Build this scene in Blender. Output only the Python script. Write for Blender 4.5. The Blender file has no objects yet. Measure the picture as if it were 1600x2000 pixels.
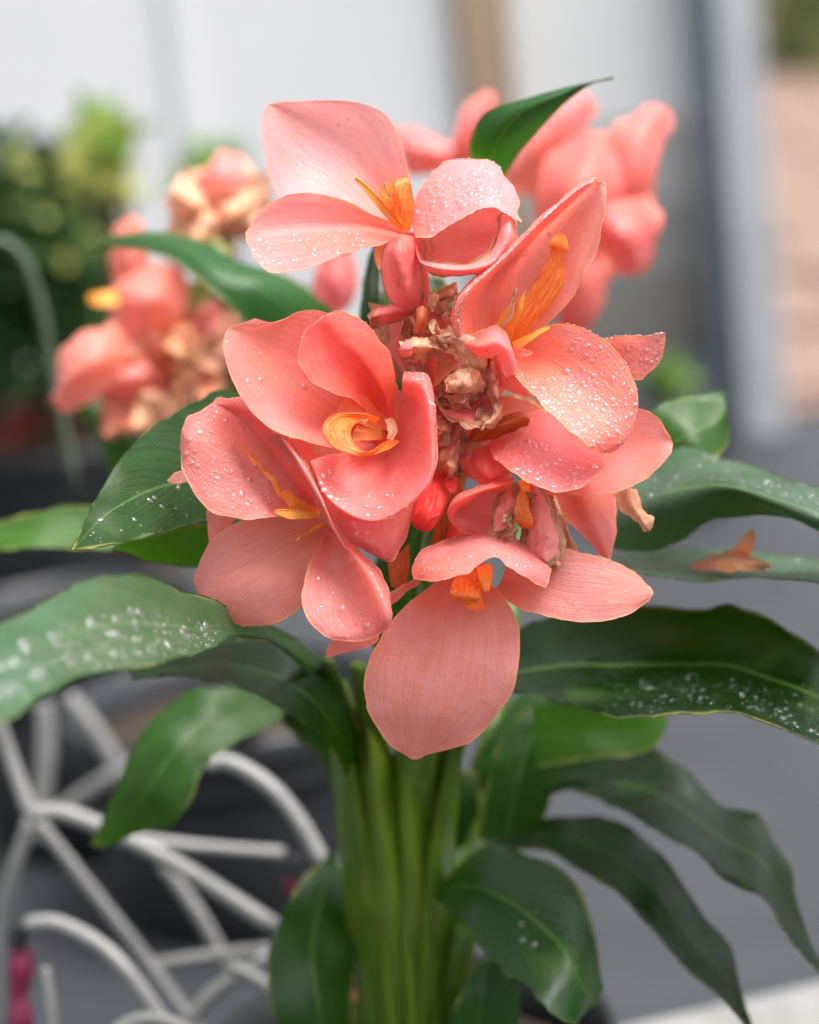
import bpy, bmesh, math, random
import numpy as np
from mathutils import Vector, Matrix, noise

# ------------------------------------------------------------------ camera, sky, sun, exposure
sc = bpy.context.scene
COL = sc.collection
TILT, ROLL, FPX, D0 = math.radians(14), math.radians(6), 5500.0, 1.10
CAM = Vector((0.0, -1.07, 0.715))
FWD = Vector((0, math.cos(TILT), -math.sin(TILT)))
_r = Vector((1, 0, 0)); _u = Vector((0, math.sin(TILT), math.cos(TILT)))
UPV = math.cos(ROLL) * _u + math.sin(ROLL) * _r
RGT = math.cos(ROLL) * _r - math.sin(ROLL) * _u

cd = bpy.data.cameras.new('camera')
cam = bpy.data.objects.new('camera', cd); COL.objects.link(cam)
m = Matrix.Identity(4)
for i in range(3):
    m[i][0], m[i][1], m[i][2], m[i][3] = RGT[i], UPV[i], -FWD[i], CAM[i]
cam.matrix_world = m
cd.sensor_fit = 'HORIZONTAL'; cd.sensor_width = 24.0; cd.lens = 24.0 * FPX / 1600.0
cd.clip_start = 0.05; cd.clip_end = 500
cd.dof.use_dof = True; cd.dof.focus_distance = D0 + 0.0; cd.dof.aperture_fstop = 3.3
cd.dof.aperture_blades = 9
sc.camera = cam

w = bpy.data.worlds.new('World'); sc.world = w; w.use_nodes = True
nt = w.node_tree; nt.nodes.clear()
wo = nt.nodes.new('ShaderNodeOutputWorld'); bg = nt.nodes.new('ShaderNodeBackground')
sky = nt.nodes.new('ShaderNodeTexSky'); hs = nt.nodes.new('ShaderNodeHueSaturation')
sky.sky_type = 'NISHITA'; sky.sun_disc = False
SUN_EL, SUN_AZ = math.radians(68), math.radians(68)      # azimuth measured from -Y (behind the camera) towards +X
sky.sun_elevation = SUN_EL; sky.sun_rotation = math.radians(180) - SUN_AZ
sky.dust_density = 6.0; sky.ozone_density = 1.0; sky.air_density = 1.0
hs.inputs['Saturation'].default_value = 0.22
nt.links.new(sky.outputs[0], hs.inputs['Color']); nt.links.new(hs.outputs[0], bg.inputs[0])
bg.inputs[1].default_value = 0.12
nt.links.new(bg.outputs[0], wo.inputs[0])
sd = bpy.data.lights.new('sun', 'SUN'); sd.energy = 1.5; sd.angle = math.radians(32); sd.color = (1.0, 0.97, 0.92)
so = bpy.data.objects.new('sun', sd); COL.objects.link(so)
sdir = Vector((math.sin(SUN_AZ) * math.cos(SUN_EL), -math.cos(SUN_AZ) * math.cos(SUN_EL), math.sin(SUN_EL)))
so.rotation_euler = sdir.to_track_quat('Z', 'Y').to_euler()
so.location = (0, 0, 5)
vs = sc.view_settings
vs.view_transform = 'Standard'; vs.look = 'None'; vs.gamma = 1.0; vs.use_curve_mapping = False
vs.exposure = 1.44
sc.cycles.use_denoising = True
sc.cycles.max_bounces = 14; sc.cycles.transmission_bounces = 10; sc.cycles.diffuse_bounces = 5
sc.cycles.sample_clamp_indirect = 6.0

# ------------------------------------------------------------------ placing helpers
def ray(px, py):
    return FWD + RGT * ((px - 800) / FPX) + UPV * ((1000 - py) / FPX)
def U(px, py, d):                       # d: millimetres behind (+) or in front of (-) the focal plane
    if d > 60: d = 60 + (d - 60) * 1.8   # what stands behind the head is spread out in depth
    return CAM + ray(px, py) * (D0 + d / 1000.0)
def G(px, py, z=0.0):                   # point of the level z seen there
    r = ray(px, py); return CAM + r * ((z - CAM.z) / r.z)
def W(px, py, y):                       # point of the upright plane Y = y
    r = ray(px, py); return CAM + r * ((y - CAM.y) / r.y)
def lin(r, g, b):
    f = lambda c: (c / 255 / 12.92) if c / 255 <= 0.04045 else ((c / 255 + 0.055) / 1.055) ** 2.4
    return (f(r), f(g), f(b))

# ------------------------------------------------------------------ materials
class Mat:
    def __init__(s, name):
        s.m = bpy.data.materials.new(name); s.m.use_nodes = True
        s.t = s.m.node_tree; s.t.nodes.clear()
        s.out = s.t.nodes.new('ShaderNodeOutputMaterial')
    def n(s, typ, ins=None, **props):
        nd = s.t.nodes.new('ShaderNode' + typ)
        for k, v in props.items(): setattr(nd, k, v)
        for k, v in (ins or {}).items():
            sock = nd.inputs[k]
            if isinstance(v, bpy.types.NodeSocket): s.t.links.new(v, sock)
            else:
                if isinstance(v, (tuple, list)) and len(v) == 3 and sock.type == 'RGBA': v = (*v, 1)
                sock.default_value = v
        return nd
    def math(s, op, a, b=0.0, clamp=False):
        return s.n('Math', {0: a, 1: b}, operation=op, use_clamp=clamp).outputs[0]
    def mix(s, f, a, b, mode='MIX'):
        nd = s.n('Mix', {0: f}, data_type='RGBA', blend_type=mode)
        for k, v in ((6, a), (7, b)):
            if isinstance(v, bpy.types.NodeSocket): s.t.links.new(v, nd.inputs[k])
            else: nd.inputs[k].default_value = (*v, 1) if len(v) == 3 else v
        return nd.outputs[2]
    def ss(s, x, lo, hi, a=0.0, b=1.0):
        return s.n('MapRange', {0: x, 1: lo, 2: hi, 3: a, 4: b}, interpolation_type='SMOOTHSTEP').outputs[0]
    def noise(s, vec, scale, detail=3, rough=0.5):
        return s.n('TexNoise', {'Vector': vec, 'Scale': scale, 'Detail': detail, 'Roughness': rough}).outputs[0]
    def mapv(s, vec, scale, loc=(0, 0, 0)):
        return s.n('Mapping', {'Vector': vec, 'Scale': scale, 'Location': loc}).outputs[0]
    def fin(s, shader):
        s.t.links.new(shader, s.out.inputs[0]); return s.m
    def princ(s, **k):
        return s.n('BsdfPrincipled', {a.replace('_', ' '): b for a, b in k.items()}).outputs[0]

def uvparts(M):
    uv = M.n('UVMap').outputs[0]
    sp = M.n('SeparateXYZ', {0: uv})
    rnd = M.n('ObjectInfo').outputs['Random']
    off = M.n('CombineXYZ', {0: M.math('MULTIPLY', rnd, 37.0), 1: M.math('MULTIPLY', rnd, 91.0), 2: 0.0}).outputs[0]
    uvo = M.n('VectorMath', {0: uv, 1: off}, operation='ADD').outputs[0]
    return uvo, sp.outputs[0], sp.outputs[1]

def petal_material(name, edgec, wither=0.0):
    M = Mat(name)
    uv, u, v = uvparts(M)
    base = M.n('ObjectInfo').outputs['Color']
    geo = M.n('NewGeometry').outputs['Position']
    deep = M.mix(1.0, base, (1.0, 0.80, 0.64), 'MULTIPLY')
    c = M.mix(M.ss(u, 0.02, 0.55), deep, base)
    warp = M.noise(M.mapv(uv, (3, 5, 1)), 1.0, 2)
    uvw = M.n('VectorMath', {0: uv, 1: M.n('CombineXYZ', {0: 0.0, 1: M.math('MULTIPLY', warp, 0.16), 2: 0.0}).outputs[0]}, operation='ADD').outputs[0]
    vein = M.noise(M.mapv(uvw, (2.6, 38, 1)), 1.0, 3, 0.65)
    vm = M.ss(vein, 0.40, 0.62)
    c = M.mix(M.math('MULTIPLY', vm, 0.40), c, M.mix(1.0, c, (0.92, 0.62, 0.58), 'MULTIPLY'))
    patchn = M.noise(geo, 55.0, 3)
    c = M.mix(M.ss(patchn, 0.40, 0.70, 0, 0.42), c, lin(246, 166, 170))
    c = M.mix(M.ss(M.noise(geo, 38.0, 2), 0.45, 0.75, 0, 0.30), c, lin(252, 148, 112))
    speck = M.noise(geo, 900.0, 1)
    c = M.mix(M.ss(speck, 0.70, 0.76, 0, 0.4), c, lin(190, 80, 80))
    ed = M.n('Attribute', attribute_name='edge').outputs['Fac']
    em = M.math('MULTIPLY', M.ss(M.math('ADD', ed, M.math('MULTIPLY', patchn, -1.2)), -0.7, 0.7, 1, 0), 0.55)
    c = M.mix(em, c, edgec)
    if wither:
        wn = M.noise(geo, 130.0, 4, 0.6)
        wm = M.ss(M.math('ADD', M.math('MULTIPLY', M.ss(ed, 0.0, 6.0, 1, 0), 0.55), wn), 1.0 - wither, 1.25 - wither)
        brown = M.mix(M.ss(M.noise(M.mapv(uv, (4, 30, 1)), 1.0, 3), 0.35, 0.65), lin(150, 95, 60), lin(205, 160, 125))
        c = M.mix(wm, c, brown)
    fine = M.noise(geo, 1300.0, 2)
    med = M.noise(geo, 260.0, 3)
    h = M.math('ADD', M.math('MULTIPLY', vein, 0.9), M.math('ADD', M.math('MULTIPLY', fine, 0.5), M.math('MULTIPLY', med, 0.9)))
    bump = M.n('Bump', {'Strength': 0.5, 'Distance': 0.0009, 'Height': h}).outputs[0]
    p = M.princ(Base_Color=c, Roughness=0.40 if not wither else 0.55, Specular_IOR_Level=0.5, Sheen_Weight=0.10, Sheen_Roughness=0.35, Normal=bump)
    tcol = M.mix(1.0, c, (1.0, 0.80, 0.74), 'MULTIPLY')
    tr = M.n('BsdfTranslucent', {'Color': tcol, 'Normal': bump}).outputs[0]
    return M.fin(M.n('MixShader', {0: 0.50 if not wither else 0.36, 1: p, 2: tr}).outputs[0])

def rim_material(name, c):
    M = Mat(name)
    geo = M.n('NewGeometry').outputs['Position']
    k = M.mix(M.ss(M.noise(geo, 160.0, 2), 0.3, 0.58), c, M.n('ObjectInfo').outputs['Color'])
    p = M.princ(Base_Color=k, Roughness=0.4, Specular_IOR_Level=0.4)
    tr = M.n('BsdfTranslucent', {'Color': k}).outputs[0]
    return M.fin(M.n('MixShader', {0: 0.35, 1: p, 2: tr}).outputs[0])

def staminode_material():
    M = Mat('orange_streaked_staminode'); uv, u, v = uvparts(M)
    pat = M.noise(M.mapv(uv, (7, 13, 1)), 1.0, 3, 0.6)
    body = M.ss(u, 0.62, 0.9, 1, 0)
    f = M.math('MULTIPLY', M.ss(pat, 0.46, 0.56), body)
    c = M.mix(M.math('MULTIPLY', f, 0.8), lin(242, 124, 58), lin(251, 174, 88))
    c = M.mix(M.ss(u, 0.0, 0.25, 0.6, 0), c, lin(245, 165, 60))
    c = M.mix(1.0, c, M.n('ObjectInfo').outputs['Color'], 'MULTIPLY')
    bump = M.n('Bump', {'Strength': 0.18, 'Distance': 0.0005, 'Height': pat}).outputs[0]
    p = M.princ(Base_Color=c, Roughness=0.4, Specular_IOR_Level=0.4, Normal=bump)
    tr = M.n('BsdfTranslucent', {'Color': c}).outputs[0]
    return M.fin(M.n('MixShader', {0: 0.38, 1: p, 2: tr}).outputs[0])

def simple_sheet(name, c1, c2, sc_=(3, 25, 1), rough=0.45, trans=0.35, bumpd=0.0006):
    M = Mat(name); uv, u, v = uvparts(M)
    n = M.noise(M.mapv(uv, sc_), 1.0, 4, 0.6)
    c = M.mix(M.ss(n, 0.35, 0.65), c1, c2)
    bump = M.n('Bump', {'Strength': 0.4, 'Distance': bumpd, 'Height': n}).outputs[0]
    p = M.princ(Base_Color=c, Roughness=rough, Specular_IOR_Level=0.35, Normal=bump)
    tr = M.n('BsdfTranslucent', {'Color': c}).outputs[0]
    return M.fin(M.n('MixShader', {0: trans, 1: p, 2: tr}).outputs[0])

def withered_material():
    M = Mat('dry_brown_petal'); uv, u, v = uvparts(M)
    geo = M.n('NewGeometry').outputs['Position']
    n = M.noise(M.mapv(uv, (4, 34, 1)), 1.0, 4, 0.65)
    g = M.noise(geo, 140.0, 3)
    c = M.mix(M.ss(n, 0.35, 0.7), lin(222, 160, 116), lin(247, 206, 170))
    c = M.mix(M.ss(g, 0.42, 0.66, 0, 0.75), c, M.n('ObjectInfo').outputs['Color'])
    c = M.mix(M.ss(M.noise(geo, 420.0, 2), 0.66, 0.74, 0, 0.7), c, lin(96, 56, 36))
    bump = M.n('Bump', {'Strength': 0.7, 'Distance': 0.0009, 'Height': n}).outputs[0]
    p = M.princ(Base_Color=c, Roughness=0.6, Specular_IOR_Level=0.35, Normal=bump)
    tr = M.n('BsdfTranslucent', {'Color': c}).outputs[0]
    return M.fin(M.n('MixShader', {0: 0.32, 1: p, 2: tr}).outputs[0])

def leaf_material(name='canna_leaf_green', bloom_sheen=0.0):
    M = Mat(name); uv, u, v = uvparts(M)
    geo = M.n('NewGeometry').outputs['Position']
    av = M.math('ABSOLUTE', M.math('SUBTRACT', v, 0.5))
    ph = M.math('SUBTRACT', M.math('MULTIPLY', u, 26.0), M.math('MULTIPLY', av, 26.0))
    ph = M.math('ADD', ph, M.math('MULTIPLY', M.noise(geo, 20.0, 2), 2.5))
    vec = M.n('CombineXYZ', {0: ph, 1: M.math('MULTIPLY', u, 2.0), 2: 0.0}).outputs[0]
    lat = M.noise(vec, 1.6, 3, 0.6)
    tint = M.n('ObjectInfo').outputs['Color']
    c = M.mix(M.ss(lat, 0.35, 0.65), M.mix(1.0, tint, (0.6, 0.68, 0.7), 'MULTIPLY'), M.mix(1.0, tint, (1.3, 1.22, 1.1), 'MULTIPLY'))
    mid = M.ss(av, 0.0, 0.025, 1, 0)
    c = M.mix(M.math('MULTIPLY', mid, 0.45), c, lin(110, 150, 70))
    c = M.mix(M.ss(M.noise(geo, 30.0, 3), 0.55, 0.8, 0, 0.35), c, lin(70, 110, 40))
    ed = M.n('Attribute', attribute_name='edge').outputs['Fac']
    bl = M.noise(geo, 26.0, 2)
    c = M.mix(M.math('MULTIPLY', M.ss(ed, 0.0, 2.0, 1, 0), M.ss(bl, 0.45, 0.6)), c, lin(150, 140, 70))
    c = M.mix(M.ss(M.noise(geo, 75.0, 2), 0.76, 0.82, 0, 0.4), c, lin(125, 95, 50))
    if bloom_sheen:                                        # waxy grey coat plus silver sheen put into the colour, in soft uneven patches
        c = M.mix(M.ss(M.noise(geo, 16.0, 3), 0.32, 0.68, 0.25 * bloom_sheen, bloom_sheen), c, lin(150, 176, 160))
    bump = M.n('Bump', {'Strength': 0.25, 'Distance': 0.003, 'Height': lat}).outputs[0]
    wet = M.ss(M.noise(geo, 60.0, 3), 0.35, 0.7, 0.26, 0.46)
    p = M.princ(Base_Color=c, Roughness=wet, Specular_IOR_Level=0.45, Normal=bump, Coat_Weight=0.04, Coat_Roughness=0.25)
    tcol = M.mix(1.0, M.mix(0.5, c, lin(90, 150, 10)), (1.0, 1.0, 0.35), 'MULTIPLY')
    tr = M.n('BsdfTranslucent', {'Color': tcol, 'Normal': bump}).outputs[0]
    return M.fin(M.n('MixShader', {0: 0.36, 1: p, 2: tr}).outputs[0])

def stem_material():
    M = Mat('green_stem')
    tc = M.n('TexCoord').outputs['Object']
    n = M.noise(M.mapv(tc, (220, 220, 9)), 1.0, 3)
    g = M.noise(tc, 24.0, 3)
    tint = M.n('ObjectInfo').outputs['Color']
    c = M.mix(M.ss(n, 0.35, 0.65), M.mix(1.0, tint, (0.7, 0.75, 0.6), 'MULTIPLY'), M.mix(1.0, tint, (1.25, 1.2, 1.1), 'MULTIPLY'))
    c = M.mix(M.ss(g, 0.5, 0.75, 0, 0.4), c, lin(120, 130, 50))
    bump = M.n('Bump', {'Strength': 0.3, 'Distance': 0.001, 'Height': n}).outputs[0]
    return M.fin(M.princ(Base_Color=c, Roughness=0.4, Specular_IOR_Level=0.4, Subsurface_Weight=0.15, Subsurface_Radius=(0.004, 0.006, 0.002), Normal=bump))

def plain(name, c1, c2=None, scale=20.0, rough=0.6, bump=0.0, spec=0.4, metal=0.0, stretch=(1, 1, 1), lo=0.35, hi=0.65):
    M = Mat(name)
    tc = M.n('TexCoord').outputs['Object']
    n = M.noise(M.mapv(tc, stretch), scale, 4, 0.6)
    c = M.mix(M.ss(n, lo, hi), c1, c2 or tuple(x * 0.8 for x in c1))
    k = dict(Base_Color=c, Roughness=rough, Specular_IOR_Level=spec, Metallic=metal)
    if bump: k['Normal'] = M.n('Bump', {'Strength': 0.5, 'Distance': bump, 'Height': n}).outputs[0]
    return M.fin(M.princ(**k))

def foliage(name, c1, c2):
    M = Mat(name)
    geo = M.n('NewGeometry').outputs['Position']
    n = M.noise(geo, 14.0, 3)
    r = M.noise(geo, 90.0, 1)
    c = M.mix(M.ss(M.math('ADD', M.math('MULTIPLY', n, 0.6), M.math('MULTIPLY', r, 0.4)), 0.38, 0.62), c1, c2)
    p = M.princ(Base_Color=c, Roughness=0.5, Specular_IOR_Level=0.3)
    tr = M.n('BsdfTranslucent', {'Color': c}).outputs[0]
    return M.fin(M.n('MixShader', {0: 0.3, 1: p, 2: tr}).outputs[0])

def water_material():
    M = Mat('rain_water')
    gl = M.n('BsdfRefraction', {'Color': (1, 1, 1), 'Roughness': 0.0, 'IOR': 1.33}).outputs[0]
    tp = M.n('BsdfTransparent', {'Color': (1, 1, 1)}).outputs[0]
    rf = M.n('BsdfGlossy', {'Color': (1, 1, 1), 'Roughness': 0.07}).outputs[0]
    body = M.n('MixShader', {0: 0.12, 1: tp, 2: gl}).outputs[0]
    fr = M.n('Fresnel', {'IOR': 1.45}).outputs[0]
    df = M.n('BsdfDiffuse', {'Color': (1, 1, 1)}).outputs[0]  # white body stands in for light gathered by the drop
    body = M.n('MixShader', {0: 0.05, 1: body, 2: df}).outputs[0]
    front = M.math('SUBTRACT', 1.0, M.math('MULTIPLY', M.n('NewGeometry').outputs['Backfacing'], 0.36))     # most light leaves the drop freely
    fac = M.math('MULTIPLY', M.math('ADD', M.math('MULTIPLY', fr, 0.95), 0.08, True), front)
    return M.fin(M.n('MixShader', {0: fac, 1: body, 2: rf}).outputs[0])

PETAL = petal_material('coral_petal', lin(250, 190, 120))
FADED = petal_material('fading_petal', lin(200, 160, 110), wither=0.42)
RIM = rim_material('petal_rim', lin(248, 172, 128))
RIMB = rim_material('dry_rim', lin(190, 140, 95))
STAM = staminode_material()
STYLE = simple_sheet('yellow_style', lin(248, 180, 84), lin(242, 156, 66), trans=0.3)
DRY = withered_material()
BRACT = simple_sheet('orange_brown_bract', lin(205, 110, 50), lin(150, 70, 36), trans=0.2)
LEAF = leaf_material()
BLOOM_SHEEN = leaf_material('glaucous_sheen_leaf', 0.22)
LRIM = rim_material('leaf_rim', lin(104, 132, 62))
STEM = stem_material()
WATER = water_material()
REDBUD = simple_sheet('red_bud', lin(240, 62, 52), lin(225, 84, 76), trans=0.15)

# ------------------------------------------------------------------ object helpers
WORLD = {}                                    # world origin of every object, for parenting
def link(name, me, parent=None, origin=None, color=None):
    o = bpy.data.objects.new(name, me); COL.objects.link(o)
    org = Vector(origin) if origin is not None else Vector((0, 0, 0))
    if parent is not None:
        o.parent = parent; o.location = org - WORLD[parent.name]
    else: o.location = org
    WORLD[o.name] = org
    if color: o.color = (*color, 1)
    return o
def tag(o, label=None, cat=None, group=None, kind=None):
    for k, v in (('label', label), ('category', cat), ('group', group), ('kind', kind)):
        if v: o[k] = v
    return o
def empty(name, loc, label, cat, group=None):
    o = link(name, None, None, loc); o.empty_display_size = 0.02
    return tag(o, label, cat, group)
def mesh_obj(name, verts, faces, mats, parent=None, color=None, smooth=True, fmat=None, uvs=None, edge=None, origin=None):
    V = np.asarray([tuple(v) for v in verts], dtype=float)
    org = Vector(origin) if origin is not None else Vector(V.mean(axis=0))
    me = bpy.data.meshes.new(name)
    me.from_pydata([tuple(v) for v in (V - np.array(org))], [], faces)
    for mt in (mats if isinstance(mats, (list, tuple)) else [mats]): me.materials.append(mt)
    if smooth: me.polygons.foreach_set('use_smooth', [True] * len(me.polygons))
    if fmat is not None: me.polygons.foreach_set('material_index', fmat)
    if uvs is not None:
        ul = me.uv_layers.new(name='UVMap')
        li = np.zeros(len(me.loops), dtype=np.int32); me.loops.foreach_get('vertex_index', li)
        ul.data.foreach_set('uv', np.asarray(uvs, dtype=np.float32)[li].ravel())
    if edge is not None:
        at = me.attributes.new('edge', 'FLOAT', 'POINT'); at.data.foreach_set('value', np.asarray(edge, dtype=np.float32))
    me.update()
    return link(name, me, parent, org, color)

def cr(pts, n):                               # Catmull-Rom through pts (k x 3) at n even parameters
    P = np.asarray(pts, dtype=float); k = len(P)
    if k == 2:
        t = np.linspace(0, 1, n)[:, None]; return P[0] * (1 - t) + P[1] * t
    E = np.vstack([2 * P[0] - P[1], P, 2 * P[-1] - P[-2]])
    out = []
    for s in np.linspace(0, k - 1, n):
        i = min(int(s), k - 2); t = s - i
        a, b, c, d = E[i], E[i + 1], E[i + 2], E[i + 3]
        out.append(0.5 * ((2 * b) + (c - a) * t + (2 * a - 5 * b + 4 * c - d) * t * t + (3 * b - a - 3 * c + d) * t ** 3))
    return np.array(out)

SEED = 3
class Sheet: pass
def patch(name, rows, mat, parent=None, color=None, nu=30, nv=18, wave=0.5, edgewave=1.3, crumple=0.0, rim=0.12, rimmat=None, seed=None, world=False, efreq=120.0, pleat=0.35):
    """A thin curved sheet through a net of control points (photo x, photo y, mm of depth)."""
    global SEED
    SEED += 7
    if seed is None: seed = SEED
    pts = [[np.array(p if world else U(*p)) for p in r] for r in rows]
    nc = len(pts[0])
    A = np.array([cr(r, nv) for r in pts])                    # rows x nv x 3
    S = np.stack([cr(A[:, j], nu) for j in range(nv)], axis=1)  # nu x nv x 3
    def normals(S):
        du = np.gradient(S, axis=0); dv = np.gradient(S, axis=1)
        N = np.cross(du, dv); L = np.linalg.norm(N, axis=2, keepdims=True); N = N / np.maximum(L, 1e-12)
        return N
    N = normals(S)
    B = np.concatenate([S[:, 0], S[-1], S[::-1, -1]])
    flat = S.reshape(-1, 3)
    ed = np.sqrt(((flat[:, None, :] - B[None]) ** 2).sum(-1)).min(1).reshape(nu, nv) * 1000.0
    so_ = Vector((seed * 1.7, seed * 0.3, seed * 0.9))
    for i in range(nu):
        for j in range(nv):
            p = Vector(S[i, j]); e = ed[i, j]
            a = wave * 0.001 * noise.noise(p * 45 + so_)
            fall = min(1.0, i / (0.25 * nu))
            a += edgewave * 0.001 * fall * (math.exp(-e / 2.5) * 0.8 * noise.noise(p * efreq * 1.6 + so_) + math.exp(-e / 7.0) * 1.3 * noise.noise(p * efreq * 0.55 + so_))
            vv_ = j / (nv - 1); uu_ = i / (nu - 1)
            a += pleat * 0.001 * fall * (noise.noise(Vector((vv_ * 6 + seed, uu_ * 1.1, seed * 0.37))) + 0.5 * noise.noise(Vector((vv_ * 15 + seed, uu_ * 1.6, seed * 0.71))))
            if crumple:
                r1, r2 = noise.noise(p * 110 + so_), noise.noise(p * 260 + so_)
                a += crumple * 0.001 * (1.3 * (0.45 - 2 * abs(r1)) + 0.7 * (0.45 - 2 * abs(r2)))
            S[i, j] += N[i, j] * a
    # small notches and bulges of the margin, in the plane of the sheet
    if edgewave:
        for j, jn in ((0, 1), (nv - 1, nv - 2)):
            for i in range(2, nu):
                d = S[i, j] - S[i, jn]; L = np.linalg.norm(d)
                if L > 1e-6: S[i, j] += d / L * 0.0006 * edgewave * (noise.noise(Vector(S[i, j]) * 110 + so_) + 0.6 * noise.noise(Vector(S[i, j]) * 340 + so_))
    N = normals(S)
    # face the normals to the camera
    vdir = np.array(CAM)[None, None] - S
    if (N * vdir).sum() < 0: N = -N
    verts = list(map(tuple, S.reshape(-1, 3)))
    uu, vv = np.meshgrid(np.linspace(0, 1, nu), np.linspace(0, 1, nv), indexing='ij')
    uvs = np.stack([uu, vv], -1).reshape(-1, 2).tolist()
    edl = ed.reshape(-1).tolist()
    faces = [(i * nv + j, i * nv + j + 1, (i + 1) * nv + j + 1, (i + 1) * nv + j) for i in range(nu - 1) for j in range(nv - 1)]
    fm = [0] * len(faces)
    mats = [mat]
    if rim:
        mats.append(rimmat or RIM)
        loop = [(i, 0) for i in range(nu)] + [(nu - 1, j) for j in range(1, nv)] + [(i, nv - 1) for i in range(nu - 2, -1, -1)]
        P = np.array([S[i, j] for i, j in loop]); NN = np.array([N[i, j] for i, j in loop])
        T = np.gradient(P, axis=0); T /= np.maximum(np.linalg.norm(T, axis=1, keepdims=True), 1e-9)
        X = np.cross(T, NN); X /= np.maximum(np.linalg.norm(X, axis=1, keepdims=True), 1e-9)
        b0 = len(verts); K = 5
        for q in range(len(loop)):
            taper = min(1.0, 0.25 + q / 6, 0.25 + (len(loop) - 1 - q) / 6)
            for k in range(K):
                a = 2 * math.pi * k / K
                verts.append(tuple(P[q] + (X[q] * math.cos(a) + NN[q] * math.sin(a)) * rim * 0.001 * taper))
                uvs.append([q / len(loop), 0.0]); edl.append(0.0)
        for q in range(len(loop) - 1):
            for k in range(K):
                k2 = (k + 1) % K
                faces.append((b0 + q * K + k, b0 + q * K + k2, b0 + (q + 1) * K + k2, b0 + (q + 1) * K + k)); fm.append(1)
    o = mesh_obj(name, verts, faces, mats, parent, color, True, fm, uvs, edl)
    s = Sheet(); s.o, s.S, s.N, s.nu, s.nv, s.ed = o, S, N, nu, nv, ed
    return s

def tube(name, path, radii, mat, parent=None, color=None, seg=12, n=28, world=True, caps=True, squash=1.0, origin=None):
    P = cr([np.array(p) for p in path], n)
    R = np.interp(np.linspace(0, 1, n), np.linspace(0, 1, len(radii)), radii) if isinstance(radii, (list, tuple)) else np.full(n, radii)
    T = np.gradient(P, axis=0); T /= np.linalg.norm(T, axis=1, keepdims=True)
    x = np.cross(T[0], np.array((0.31, 0.9, 0.2))); x /= np.linalg.norm(x)
    verts, faces, uvs = [], [], []
    for i in range(n):
        x = x - T[i] * np.dot(x, T[i]); x /= np.linalg.norm(x); y = np.cross(T[i], x)
        for k in range(seg):
            a = 2 * math.pi * k / seg
            verts.append(P[i] + (x * math.cos(a) + y * math.sin(a) * squash) * R[i]); uvs.append([i / (n - 1), k / seg])
    for i in range(n - 1):
        for k in range(seg):
            k2 = (k + 1) % seg
            faces.append((i * seg + k, i * seg + k2, (i + 1) * seg + k2, (i + 1) * seg + k))
    if caps:
        faces.append(tuple(range(seg))[::-1]); faces.append(tuple((n - 1) * seg + k for k in range(seg)))
    return mesh_obj(name, verts, faces, mat, parent, color, True, None, uvs, [5.0] * len(verts), origin)

# ---- water drops: domes lying on a sheet; big ones are objects of their own
def dome(rings, seg, flat):
    v = [(0, 0, flat)]; f = []
    for r in range(1, rings + 1):
        t = (math.pi * 0.56) * r / rings
        for k in range(seg):
            a = 2 * math.pi * k / seg
            v.append((math.sin(t) * math.cos(a), math.sin(t) * math.sin(a), flat * math.cos(t)))
    for k in range(seg): f.append((0, 1 + k, 1 + (k + 1) % seg))
    for r in range(1, rings):
        a0, b0 = 1 + (r - 1) * seg, 1 + r * seg
        for k in range(seg): f.append((a0 + k, b0 + k, b0 + (k + 1) % seg, a0 + (k + 1) % seg))
    f.append(tuple(1 + (rings - 1) * seg + k for k in range(seg))[::-1])
    return v, f
DV, DF = dome(4, 10, 0.36)
BIGDROP = []
for q in range(5):
    rr = random.Random(q)
    v, f = dome(5, 14, 0.26 + 0.04 * q)
    ph, am = rr.random() * 6, 0.05 + 0.06 * rr.random()
    v = [(x * (1 + am * math.sin(2 * math.atan2(y, x) + ph) + 0.05 * math.sin(3 * math.atan2(y, x) + 2 * ph)), y * (1 + am * math.sin(2 * math.atan2(y, x) + ph)), z) for x, y, z in v]
    me = bpy.data.meshes.new('water_drop'); me.from_pydata(v, [], f); me.materials.append(WATER)
    me.polygons.foreach_set('use_smooth', [True] * len(me.polygons)); BIGDROP.append(me)

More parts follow.
